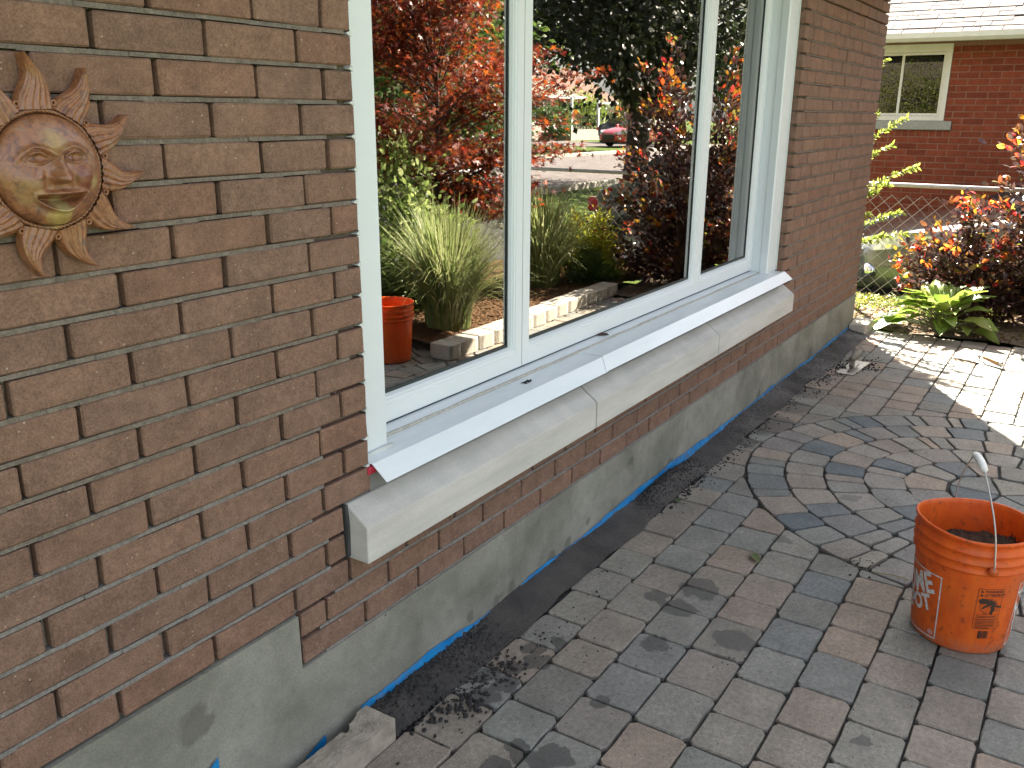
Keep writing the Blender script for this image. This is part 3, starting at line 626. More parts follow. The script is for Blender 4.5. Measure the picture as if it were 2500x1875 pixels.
# sill stones
prof = [(-0.060, 0.472), (-0.060, 0.565), (-0.0585, 0.567), (0.004, 0.6125), (0.11, 0.6165), (0.11, 0.472)]
for a, b in ((1.425, 2.5825), (2.5915, 3.7515), (3.7605, 4.900)):
    o = hp(MB().prism(prof, a, b).out('sill_stone', MAT['sill_stone']))
    bm = bmesh.new(); bm.from_mesh(o.data); bmesh.ops.bevel(bm, geom=[e for e in bm.edges], offset=0.0022, segments=1, affect='EDGES'); bm.to_mesh(o.data); bm.free()
prj = [(-0.052, 0.479), (-0.052, 0.563), (0.004, 0.605), (0.1, 0.61), (0.1, 0.479)]
plain('dark_mortar', (0.05, 0.05, 0.05), 0.9)
for x in (2.587, 3.756): hp(MB().prism(prj, x - 0.0044, x + 0.0044).out('stone_joint', MAT['dark_mortar']))
hp(MB().prism([(0.003, 0.474), (-0.004, 0.48), (-0.006, 0.56), (-0.001, 0.612), (0.02, 0.612), (0.02, 0.474)], 1.4165, 1.4248).out('end_joint', MAT['dark_mortar']))
# flashing under the metal cap
hp(MB().prism([(0.012, 0.609), (0.006, 0.615), (0.006, 0.662), (0.10, 0.684), (0.10, 0.609)], 1.5125, 4.8425).out('flashing', MAT['grey_flash']))
hp(MB().box(1.4985, 1.5285, -0.006, 0.03, 0.662, 0.681, 0.003).out('foam_shim', MAT['red_foam']))
# ------------------------------------------------------------------ window
GY = 0.148
def sash(name, x0, x1, z0, z1, ws, wb):
    k = MB(); prof = [(0.0, 0.200), (0.0, 0.1265), (0.003, 0.1235), (0.68, 0.1235), (0.72, 0.127), (0.80, 0.128), (0.86, 0.1335), (0.90, 0.134), (1.0, 0.1465), (1.0, 0.2)]
    v = []; f = []; n = len(prof)
    for i, (sx, sz) in enumerate(((0, 0), (1, 0), (1, 1), (0, 1))):
        for d, y in prof:
            dd = d if d < 0.01 else d * ws; db = d if d < 0.01 else d * (wb if sz == 0 else ws)
            v.append(((x0 + dd) if sx == 0 else (x1 - dd), y, (z0 + db) if sz == 0 else (z1 - db)))
    for i in range(4):
        for j in range(n - 1): f.append((i * n + j, ((i + 1) % 4) * n + j, ((i + 1) % 4) * n + j + 1, i * n + j + 1))
    k.add(v, f); return k.out(name, MAT['white_vinyl'])
SX = [(1.629, 2.3935), (2.3975, 3.9065), (3.9105, 4.6875)]
fr = MB().box(1.5135, 1.5150, 0.14, 0.16, 0.8, 0.81)
win = None
kf = MB(); kf.box(1.600, 1.6285, 0.128, 0.24, 0.70, 2.2485); kf.box(4.6885, 4.8425, 0.1285, 0.24, 0.70, 2.2485); kf.box(1.6285, 4.6885, 0.13, 0.24, 2.19, 2.2485)
kf.box(1.6285, 4.6885, 0.132, 0.24, 0.685, 0.7072); kf.box(2.3937, 2.3973, 0.133, 0.24, 0.7072, 2.19); kf.box(3.9067, 3.9103, 0.133, 0.24, 0.7072, 2.19)
win = hp(kf.out('window', MAT['white_vinyl']))
def wp(o): o.parent = win; o.matrix_parent_inverse = Matrix.Identity(4); return o
for a, b in SX:
    wp(sash('sash', a, b, 0.7098, 2.188, 0.056, 0.073))
    wp(mobj('pane', [(a + .05, GY, .775), (b - .05, GY, .775), (b - .05, GY, 2.14), (a + .05, GY, 2.14)], [(0, 1, 2, 3)], MAT['window_glass']))
plain('gasket_and_gap_shade', (0.020, 0.030, 0.032), 0.5)  # glazing gasket round the panes; in the sash gaps it paints shade
for a, b in SX:
    x0, x1, z0, z1 = a + .0555, b - .0555, .7826, 2.1325; k = MB(); e = .010
    k.box(x0, x1, .1440, .1474, z0, z0 + e); k.box(x0, x1, .1440, .1474, z1 - e, z1); k.box(x0, x0 + e * .6, .1441, .1474, z0 + e, z1 - e); k.box(x1 - e * .6, x1, .1441, .1474, z0 + e, z1 - e); wp(k.out('gasket_and_gap_shade', MAT['gasket_and_gap_shade']))
wp(MB().box(1.630, 4.687, .1282, .1312, .7050, .7096).out('gasket_and_gap_shade', MAT['gasket_and_gap_shade']))  # no seal here: dark strip painted as the shadow line under the sashes
for x in (2.3955, 3.9085): wp(MB().box(x - .0018, x + .0018, .1265, .1325, .712, 2.186).out('gasket_and_gap_shade', MAT['gasket_and_gap_shade']))  # dark slips put in as the shade of the mullion gaps
# brickmould trim
tr = MB(); tr.prism([(1.5135, 0.045), (1.520, 0.040), (1.619, 0.040), (1.626, 0.046), (1.626, 0.130), (1.5135, 0.130)], 0.682, 2.2485, 'z')
wp(tr.out('trim', MAT['white_metal']))
tr = MB(); tr.prism([(4.8415, 0.045), (4.835, 0.038), (4.700, 0.038), (4.692, 0.044), (4.692, 0.078), (4.6965, 0.080), (4.6965, 0.129), (4.8415, 0.129)], 0.682, 2.2485, 'z')
wp(tr.out('trim', MAT['white_metal']))
tr = MB(); tr.prism([(0.041, 2.15), (0.041, 2.2485), (0.129, 2.2485), (0.129, 2.19), (0.05, 2.15)], 1.627, 4.691); wp(tr.out('trim', MAT['white_metal']))
# sub sill and caulk line, metal cap in two lapped lengths
wp(MB().prism([(0.0865, 0.690), (0.0845, 0.7005), (0.128, 0.7045), (0.128, 0.690)], 1.6275, 4.6905).out('sub_sill', MAT['white_vinyl']))
ck = MB(); pts = [(x, 0.0825 + rnd.uniform(-.0012, .0012), 0.6965 + rnd.uniform(-.0006, .0012)) for x in np.linspace(1.63, 4.69, 60)]; ck.tube(pts, 0.0055, 6); wp(ck.out('caulk_bead', MAT['caulk_old'], smooth=True))
def cap(name, x0, x1, dz):
    p = [(0.088, 0.6945 + dz), (0.05, 0.6915 + dz), (-0.004, 0.6875 + dz), (-0.0495, 0.6505 + dz), (-0.0485, 0.6495 + dz), (-0.003, 0.6862 + dz), (0.05, 0.6902 + dz), (0.088, 0.6932 + dz)]
    return wp(MB().prism(p, x0, x1).out(name, MAT['white_metal']))
cap('sill_cap', 1.5135, [2.74, 2.735, 2.735, 2.685, 2.685, 2.735, 2.735, 2.74], 0.0)
cap('sill_cap', [2.695, 2.712, 2.722, 2.668, 2.668, 2.722, 2.712, 2.695], 4.874, 0.0022)
# caulk run down the brick edge with spikes into the bed joints
ck = MB(); pts = []
for i in range(70): pts.append((1.5125 + rnd.uniform(-.001, .001), 0.036, 0.69 + i * 0.0222))
ck.tube(pts, 0.006, 6)
for c in range(-9, 15):
    z = ZN(c); t = rnd.uniform(0.010, 0.020); ck.add([(1.513, 0.004, z - .0062), (1.513, 0.004, z + .0062), (1.513 - t, 0.0015, z + .001), (1.513 - t, 0.0015, z - .001), (1.513, 0.04, z - .0062), (1.513, 0.04, z + .0062), (1.513 - t, 0.03, z + .001), (1.513 - t, 0.03, z - .001)], [(0, 1, 2, 3), (4, 7, 6, 5), (0, 3, 7, 4), (1, 5, 6, 2), (2, 6, 7, 3), (0, 4, 5, 1)])
wp(ck.out('caulk_joint', MAT['caulk']))
ck = MB(); ck.tube([(1.52, 0.034, 0.690), (1.57, 0.034, 0.692), (1.63, 0.033, 0.693)], 0.008, 6); wp(ck.out('caulk_joint', MAT['caulk'], smooth=True))
ck = MB(); ck.tube([(4.69, 0.034, 0.690), (4.74, 0.034, 0.690), (4.80, 0.034, 0.689)], 0.007, 6); wp(ck.out('caulk_joint', MAT['caulk'], smooth=True))
ck = MB(); ck.tube([(4.8415, 0.037, 0.70 + .05 * i) for i in range(31)], 0.005, 6); wp(ck.out('caulk_joint', MAT['caulk'], smooth=True))
# room behind the glass
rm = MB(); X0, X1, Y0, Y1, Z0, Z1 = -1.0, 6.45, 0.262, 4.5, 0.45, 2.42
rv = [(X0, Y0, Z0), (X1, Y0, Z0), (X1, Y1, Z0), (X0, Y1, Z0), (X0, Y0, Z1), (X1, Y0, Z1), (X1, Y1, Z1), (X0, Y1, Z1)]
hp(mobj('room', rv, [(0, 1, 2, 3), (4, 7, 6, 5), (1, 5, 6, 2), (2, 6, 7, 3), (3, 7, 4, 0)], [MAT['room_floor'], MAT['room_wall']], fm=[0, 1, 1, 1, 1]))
# roof
EY, EZ = -0.5, 2.50
rf = MB(); rf.prism([(EY, EZ - 0.03), (3.5, 4.25), (7.5, EZ - 0.03), (7.5, EZ + 0.02), (3.5, 4.33), (EY, EZ + 0.02)], -4.3, 6.90); roof = hp(rf.out('roof', MAT['roof_brown']))
hp(MB().box(-4.2, 6.87, EY + 0.02, 7.4, 2.462, 2.468).out('soffit', MAT['white_metal']))
hp(MB().prism([(6.5, 2.47)] * 0 + [(0.0, 2.469), (3.5, 4.05), (7.0, 2.469)], 6.5, 6.74).out('gable', MAT['brick_rest']))
hp(MB().prism([(EY - 0.10, 2.50), (EY - 0.09, 2.42), (EY + 0.0, 2.40), (EY + 0.0, 2.50)], -4.3, 6.92).out('gutter', MAT['white_metal']))

# ------------------------------------------------------------------ blue membrane, mortar strip
def nz1(x, s=1.0): return math.sin(x * 3.1 * s + 1) * 0.5 + math.sin(x * 7.7 * s + 4) * 0.3 + math.sin(x * 17.3 * s) * 0.2
def rough_at(x):
    return max(sstep(2.02, 1.86, x), sstep(2.95, 3.05, x) * sstep(3.75, 3.5, x), 0.4 * sstep(3.85, 4.05, x), 0.6 * sstep(4.9, 5.2, x))
def mound_z(x, t):
    base = 0.031 * (1 - t) + 0.001 + 0.009 * nz1(x, 0.9) * (1 - t)
    base += 0.022 * sstep(1.9, 1.55, x) * math.sin(math.pi * min(1, t * 1.05)) + 0.03 * sstep(2.98, 3.15, x) * sstep(3.6, 3.35, x) * math.sin(math.pi * t)
    return base
nx_, ny_ = 900, 26; V = []
for i in range(nx_):
    x = 1.425 + (6.60 - 1.425) * i / (nx_ - 1)
    for j in range(ny_):
        t = j / (ny_ - 1); y = -0.004 - t * (0.122 + 0.012 * nz1(x, 2.2) + (0.03 * sstep(5.2, 5.6, x))); r = rough_at(x)
        z = mound_z(x, t) + rnd.gauss(0, 1) * (0.0006 + 0.0024 * r) * (1 - 0.5 * t) + (rnd.random() < 0.04 * r) * rnd.uniform(0.002, 0.007)
        V.append((x + rnd.gauss(0, .0006), y + rnd.gauss(0, .0012), max(z, -0.003)))
F = [(i * ny_ + j, i * ny_ + j + 1, (i + 1) * ny_ + j + 1, (i + 1) * ny_ + j) for i in range(nx_ - 1) for j in range(ny_ - 1)]
o = npmesh('mortar_strip', V, F, MAT['wet_mortar'], smooth=True); tag(o, 'dark wet mortar strip troweled between foundation and pavers', 'mortar')
bl = MB(); n = 260; v = []; f = []
for i in range(n):
    x = 1.43 + (6.60 - 1.43) * i / (n - 1); top = 0.047 + 0.009 * nz1(x, 1.3) + 0.004 * nz1(x, 6) - 0.018 * sstep(1.85, 2.0, x) * sstep(2.25, 2.1, x) + 0.008 * sstep(2.7, 3.1, x) - 0.014 * sstep(3.8, 4.4, x)
    v += [(x, -0.0065 - 0.003 * abs(nz1(x, 5)), top), (x, -0.012 - 0.004 * nz1(x, 4), top * 0.6), (x, -0.019, 0.0)]
for i in range(n - 1):
    for j in range(2): f.append((i * 3 + j, i * 3 + j + 1, i * 3 + 4 + j, i * 3 + 3 + j))
bl.add(v, f); tag(bl.out('membrane', MAT['blue_sheet'], smooth=True), 'bright blue plastic membrane strip along the foundation base', 'membrane')
t2 = MB(); t2.add([(0.90, -0.010, 0.0), (0.90, -0.012, 0.14), (0.945, -0.014, 0.172), (0.990, -0.012, 0.200), (0.992, -0.010, 0.0), (0.90, -0.0095, 0.0), (0.90, -0.0115, 0.14), (0.945, -0.0135, 0.172), (0.990, -0.0115, 0.200), (0.992, -0.0095, 0.0)], [(0, 1, 2, 3, 4), (9, 8, 7, 6, 5), (1, 6, 7, 2), (2, 7, 8, 3), (3, 8, 9, 4), (0, 5, 6, 1)])
tag(t2.out('membrane_scrap', MAT['blue_sheet']), 'pointed blue plastic scrap standing against the bare foundation', 'plastic scrap')
t2 = MB(); t2.add([(1.232, -0.009, 0.0), (1.232, -0.011, 0.030), (1.30, -0.011, 0.052), (1.30, -0.009, 0.0)], [(0, 1, 2, 3)]); t2.add([(1.232, -0.0085, 0.0), (1.232, -0.0105, 0.030), (1.30, -0.0105, 0.052), (1.30, -0.0085, 0.0)], [(0, 1, 2, 3)])
tag(t2.out('membrane_scrap', MAT['blue_sheet']), 'small blue plastic bit behind the broken stone block', 'plastic scrap')
# crumbs of mortar on the pavers
ico = [(0, 0, 1), (.894, 0, .447), (.276, .851, .447), (-.724, .526, .447), (-.724, -.526, .447), (.276, -.851, .447), (.724, .526, -.447), (-.276, .851, -.447), (-.894, 0, -.447), (-.276, -.851, -.447), (.724, -.526, -.447), (0, 0, -1)]
icf = [(0, 1, 2), (0, 2, 3), (0, 3, 4), (0, 4, 5), (0, 5, 1), (1, 6, 2), (2, 7, 3), (3, 8, 4), (4, 9, 5), (5, 10, 1), (6, 7, 2), (7, 8, 3), (8, 9, 4), (9, 10, 5), (10, 6, 1), (11, 7, 6), (11, 8, 7), (11, 9, 8), (11, 10, 9), (11, 6, 10)]
ICO = np.array(ico); ICF = np.array(icf)
def crumbs(name, pts, mat, label, cat):
    V = []; F = []
    for i, (x, y, z, s) in enumerate(pts):
        q = ICO * npr.uniform(0.6, 1.25, (12, 1)) * (s * rnd.uniform(.8, 1.3), s * rnd.uniform(.8, 1.3), s * 0.7); a = rnd.uniform(0, 6.28)
        q = q @ np.array([[math.cos(a), math.sin(a), 0], [-math.sin(a), math.cos(a), 0], [0, 0, 1]]) + (x, y, z + s * 0.35); V.append(q); F.append(ICF + 12 * i)
    return tag(npmesh(name, np.concatenate(V), np.concatenate(F), mat), label, cat, kind='stuff')
P = []
for (cx, cy, sx, sy, n, s) in [(1.70, -.17, .10, .035, 110, .0055), (1.66, -.20, .05, .03, 50, .007), (1.80, -.165, .07, .03, 60, .005), (1.58, -.14, .05, .02, 40, .006), (1.95, -.20, .10, .04, 50, .003), (2.05, -.3, .2, .1, 50, .0022), (2.2, -.18, .25, .04, 26, .004), (3.28, -.07, .10, .035, 160, .007), (3.25, -.12, .14, .03, 90, .005), (3.75, -.15, .15, .03, 70, .004), (4.25, -.13, .35, .03, 90, .0045), (4.9, -.14, .3, .03, 90, .0045), (5.35, -.19, .2, .05, 150, .005), (5.6, -.21, .12, .05, 90, .006), (5.75, -.34, .10, .03, 70, .006), (5.5, -.28, .3, .08, 60, .003), (6.0, -.17, .2, .04, 70, .004), (3.02, -.90, .035, .025, 34, .004), (2.2, -.72, .03, .03, 14, .0028), (5.63, -.23, .05, .04, 25, .009)]:
    for i in range(n): P.append((rnd.gauss(cx, sx), min(-.012, rnd.gauss(cy, sy)), 0.0, s * rnd.uniform(0.4, 1.35)))
for i in range(220): P.append((rnd.uniform(1.4, 6.6), rnd.uniform(-1.3, -.13), 0.0, rnd.uniform(.0009, .0024)))
for i in range(1900):
    x = rnd.uniform(1.45, 6.55); r = rough_at(x)
    if rnd.random() < r: t = rnd.random(); P.append((x, -0.01 - t * 0.115, mound_z(x, t), rnd.uniform(.0012, .0038) * (1.2 if x < 3.6 else .8)))
crumbs('mortar_crumbs', P, MAT['crumb'], 'dark mortar crumbs scattered along the pavers', 'crumbs')

# ================================================================== sun face plaque
PLX, PLZ, PLY = 0.790, 1.418, -0.010
plaque = empty('sun_plaque', (PLX, PLY, PLZ), 'painted terracotta sun face plaque with wavy rays on the brick wall', 'wall plaque')
FR = 0.089; plaque.scale = (0.93, 0.93, 0.93)
def g2(x, z, cx, cz, sx, sz): return math.exp(-((x - cx) / sx) ** 2 - ((z - cz) / sz) ** 2)
def face_h(x, z):
    r = math.hypot(x, z) / FR
    h = 0.030 * math.sqrt(max(0.0, 1 - 0.97 * r * r)) + 0.004
    u, v = x / FR, z / FR
    # brow ridges
    for s in (-1, 1):
        t = (u - 0.36 * s) / 0.34
        if abs(t) < 1.25:
            vb = 0.40 - 0.14 * t * t - 0.03 * s * t
            h += 0.0042 * math.exp(-((v - vb) / 0.075) ** 2) * max(0, 1 - (abs(t) / 1.25) ** 4)
            # socket
            h -= 0.0075 * g2(u, v, 0.36 * s, 0.235, 0.25, 0.105)
            # eyeball and lids
            e = ((u - 0.36 * s) / 0.20) ** 2 + ((v - 0.225) / 0.085) ** 2
            h += 0.0052 * math.exp(-e * 1.1)
            tt = (u - 0.36 * s) / 0.235
            if abs(tt) < 1:
                h += 0.0032 * math.exp(-((v - (0.225 + 0.105 * (1 - tt * tt))) / 0.028) ** 2) + 0.0026 * math.exp(-((v - (0.225 - 0.085 * (1 - tt * tt))) / 0.026) ** 2)
                h -= 0.0026 * math.exp(-((v - (0.225 + 0.155 * (1 - tt * tt) + 0.01)) / 0.022) ** 2)
            h -= 0.0016 * g2(u, v, 0.36 * s, 0.225, 0.035, 0.035)
        h += 0.0070 * g2(u, v, 0.50 * s, -0.16, 0.27, 0.24)          # cheeks
        h -= 0.0030 * g2(u, v, 0.27 * s, -0.20, 0.07, 0.20)          # cheek folds
        h += 0.0062 * g2(u, v, 0.135 * s, -0.10, 0.075, 0.070)        # nostrils
    # nose
    if -0.16 < v < 0.42:
        k = (0.42 - v) / 0.58; h += (0.004 + 0.012 * k) * math.exp(-(u / (0.075 + 0.05 * k)) ** 2) * min(1, k * 4)
    elif -0.30 < v <= -0.16: h += 0.016 * math.exp(-(u / 0.125) ** 2) * max(0, 1 - (-0.16 - v) / 0.07)
    # mouth: smiling, open
    vm = -0.50 + 0.30 * u * u
    if abs(u) < 0.52:
        q = 1 - (abs(u) / 0.52) ** 2
        h += 0.0072 * math.exp(-((v - (vm + 0.105 * q)) / 0.052) ** 2) * (0.4 + 0.6 * q)    # upper lip
        h += 0.0082 * math.exp(-((v - (vm - 0.195 * q - 0.01)) / 0.045) ** 2) * (0.3 + 0.7 * q)    # lower lip
        h -= 0.0125 * math.exp(-((v - (vm - 0.03 * q)) / (0.030 + 0.055 * q)) ** 2) * min(1, q * 1.6)
    h += 0.0052 * g2(u, v, 0, -0.80, 0.22, 0.12)                      # chin
    return 0.030 * math.sqrt(max(0.0, 1 - 0.97 * r * r)) * -0.62 + h * 1.75
NR, NA = 84, 180; v = []; f = []
for i in range(NR + 1):
    r = FR * (i / NR) ** 0.8
    for k in range(NA):
        a = 2 * math.pi * k / NA; x, z = r * math.cos(a), r * math.sin(a); v.append((x, -(face_h(x, z) if i < NR else -0.002) - 0.010, z))
for i in range(NR):
    for k in range(NA): f.append((i * NA + k, (i + 1) * NA + k, (i + 1) * NA + (k + 1) % NA, i * NA + (k + 1) % NA))
fo = mobj('face', v, f, MAT['terracotta'], plaque, smooth=True); fixn(fo.data)
k = MB(); k.lathe([(FR * 0.98, 0.0), (FR * 1.20, 0.0), (FR * 1.20, 0.009), (FR * 1.10, 0.013), (FR * 0.98, 0.010)], 64)
k.v = [(x, -z, y) for x, y, z in k.v]; k.out('ring', MAT['terracotta'], plaque, smooth=True)
k = MB(); nT = 84
for i in range(nT):
    a = 2 * math.pi * i / nT; a2 = a + 0.16; k.tube([(FR * 1.015 * math.cos(a), -0.012, FR * 1.015 * math.sin(a)), (FR * 1.055 * math.cos((a + a2) / 2), -0.0165, FR * 1.055 * math.sin((a + a2) / 2)), (FR * 1.10 * math.cos(a2), -0.012, FR * 1.10 * math.sin(a2))], [0.0016, 0.0027, 0.0016], 6)
k.out('rope_rim', MAT['terracotta'], plaque, smooth=True)
NRAY = 11
for i in range(NRAY):
    a0 = R(92) - i * 2 * math.pi / NRAY; L = 0.083 * rnd.uniform(0.93, 1.05); wd = 0.0300; v = []; f = []; nu, nw = 18, 30
    ca, sa = math.cos(a0), math.sin(a0)
    for iu in range(nu + 1):
        t = iu / nu; rr = FR * 1.08 + t * L; wv = wd * (1 - t) ** 0.85 * (1 + 0.10 * math.sin(t * 6)) + 0.0022 * (1 - t * 0.6); bend = 0.013 * math.sin(t * 4.2 - 0.3) * t ** 0.8 * (-1)
        for iw in range(nw + 1):
            s = iw / nw * 2 - 1; q = s * wv + bend
            h = (0.010 + 0.012 * (1 - s * s) ** 0.6) * (1 - 0.40 * t) + 0.0021 * math.cos(s * 17 + 4 * t) * (1 - abs(s)) ** 0.25 * (1 - t * .8) + 0.012 * t ** 2.5
            if abs(s) > 0.99: h = -0.004
            v.append((rr * ca - q * sa, -h, rr * sa + q * ca))
    for iu in range(nu):
        for iw in range(nw): b = iu * (nw + 1) + iw; f.append((b, b + 1, b + nw + 2, b + nw + 1))
    o = mobj('ray', v, f, MAT['terracotta'], plaque, smooth=True); fixn(o.data)
    ab = a0 - math.pi / NRAY; k = MB(); k.lathe([(0.0022, 0.006), (0.0022, 0.010), (0.0036, 0.0125), (0.0056, 0.011), (0.0060, 0.004)], 14); k.v = [(x, -z - 0.004, y) for x, y, z in k.v]
    k.v = [(x + FR * 1.23 * math.cos(ab), y, z + FR * 1.23 * math.sin(ab)) for x, y, z in k.v]; k.out('boss', MAT['terracotta'], plaque, smooth=True)

# ================================================================== broken stone block, corner kerb block
def bcut(o, off=0.004, seg=1):
    bm = bmesh.new(); bm.from_mesh(o.data); bmesh.ops.bevel(bm, geom=[e for e in bm.edges], offset=off, segments=seg, affect='EDGES'); bm.to_mesh(o.data); bm.free()
blk = empty('broken_stone', (1.1, -0.07, 0), 'broken beige stone slab with flaked top lying against the foundation', 'stone slab')
def bp(o): o.parent = blk; o.matrix_parent_inverse = Matrix.Translation((-1.1, 0.07, 0)); return o
nx_, ny_ = 190, 40; v = []; f = []
for i in range(nx_ + 1):
    x = 0.70 + (1.428 - 0.70) * i / nx_
    for j in range(ny_ + 1):
        t = j / ny_; yb = -0.026 - 0.010 * sstep(1.40, 1.36, x) - 0.012 * sstep(.2, .6, nz1(x, 9)) * sstep(1.40, 1.36, x); y = yb + (-0.122 - yb) * t
        lay = 0.0
        if t < 0.52 - 0.10 * nz1(x, 5.0) and x < 1.375 + .02 * t: lay -= 0.005
        if t < 0.22 - 0.12 * nz1(x + 2, 6.0) and x < 1.34: lay -= 0.006
        v.append((x, y, 0.062 + lay + rnd.gauss(0, .0007)))
n0 = len(v)
for i in range(nx_):
    for j in range(ny_): b = i * (ny_ + 1) + j; f.append((b, b + 1, b + ny_ + 2, b + ny_ + 1))
for (i0, j0, di, dj, cnt) in ((0, ny_, 1, 0, nx_), (0, 0, 1, 0, nx_), (nx_, 0, 0, 1, ny_), (0, 0, 0, 1, ny_)):
    base = len(v); ids = [(i0 + di * q) * (ny_ + 1) + j0 + dj * q for q in range(cnt + 1)]
    for q in ids: v.append((v[q][0], v[q][1], -0.01))
    for q in range(cnt): f.append((ids[q], ids[q + 1], base + q + 1, base + q))
plain('old_stone', (0.29, 0.255, 0.205), 0.92, nsc=28, var=0.3, bmp=0.6)
o = mobj('slab', v, f, MAT['old_stone']); fixn(o.data); bp(o)
cb = MB().box(6.600, 6.86, -0.128, -0.009, -0.02, 0.072, 0.007).out('corner_block', MAT['kerb_concrete']); tag(cb, 'small concrete edging block at the foot of the house corner', 'edging block')

# garden edging of wall blocks
edg = empty('garden_edging', (5.6, -1.7, 0), 'low tan concrete block edging in front of the garden bed', 'edging')
x = 4.36
while x < 6.86:
    L = rnd.choice([0.135, 0.165, 0.175, 0.19, 0.2]); y = -1.60 - 0.10 * sstep(4.6, 6.4, x) + rnd.uniform(-.006, .006)
    prof = [(x + .003, y - 0.165), (x + L - .003, y - 0.165), (x + L - .003, y - 0.012), (x + L * .78, y), (x + L * .22, y), (x + .003, y - 0.012)]
    o = MB().prism(prof, 0.0, 0.098 + rnd.uniform(-.003, .003), 'z').out('edging_block', MAT['kerb_concrete'], edg); bcut(o, 0.005); o.matrix_parent_inverse = Matrix.Translation((-5.6, 1.7, 0)); x += L

# ================================================================== tools
fl = empty('steel_float', (5.65, -0.265, 0.002), 'steel plastering float with grey wooden handle lying on shaded pavers', 'trowel', rz=R(-4))
MB().box(-0.18, 0.18, -0.052, 0.052, 0.0, 0.004, 0.0012).out('blade', MAT['steel'], fl)
k = MB(); k.tube([(-0.03, 0, 0.004), (-0.03, 0, 0.03), (-0.012, 0, 0.05)], 0.007, 8); k.box(-0.09, 0.09, -0.012, 0.012, 0.004, 0.009, 0.002); k.out('tang', MAT['steel'], fl)
k = MB(); k.tube([(-0.052, 0, 0.066), (-0.05, 0, 0.068), (0.0, 0, 0.072), (0.05, 0, 0.077), (0.095, 0, 0.081), (0.10, 0, 0.081)], [0.010, 0.0175, 0.0205, 0.020, 0.017, 0.010], 14); k.v = [(x, y, z + (0.0 if z > 0.07 else -0.006)) for x, y, z in k.v]; k.out('handle', MAT['grey_wood'], fl, smooth=True)
k = MB(); k.prism([(-0.02, 0.052), (-0.045, 0.060), (-0.06, 0.03), (-0.05, 0.012), (-0.03, 0.006), (-0.02, 0.02)], -0.011, 0.011, 'y'); k.out('neck', MAT['grey_wood'], fl)
tw = empty('pointing_trowel', (6.27, -0.86, 0.0), 'triangular pointing trowel with orange wood handle on sunlit pavers', 'trowel')
def tl(x, y, z): return (x - 6.27, y + 0.86, z)
k = MB(); A, B, C = (6.270, -0.737), (6.470, -0.872), (6.205, -0.905)
k.add([tl(*A, .004), tl(*B, .018), tl(*C, .006), tl(*A, .0065), tl(*B, .0205), tl(*C, .0085)], [(0, 1, 2), (5, 4, 3), (0, 3, 4, 1), (1, 4, 5, 2), (2, 5, 3, 0)]); k.out('blade', MAT['steel'], tw)
k = MB(); k.tube([tl(6.335, -.885, .016), tl(6.32, -.90, .035), tl(6.275, -.912, .045), tl(6.255, -.925, .040)], 0.0055, 8); k.out('shank', MAT['steel'], tw, smooth=True)
k = MB(); k.tube([tl(6.258, -.920, .040), tl(6.252, -.926, .039), tl(6.225, -.965, .034), tl(6.19, -1.012, .027), tl(6.178, -1.03, .024), tl(6.174, -1.035, .023)], [.008, .012, .0145, .0165, .016, .010], 12); k.out('handle', MAT['handle_wood'], tw, smooth=True)
k = MB(); k.tube([tl(6.180, -1.027, .0245), tl(6.173, -1.037, .023)], .0168, 12); k.out('ferrule', MAT['steel'], tw, smooth=True)

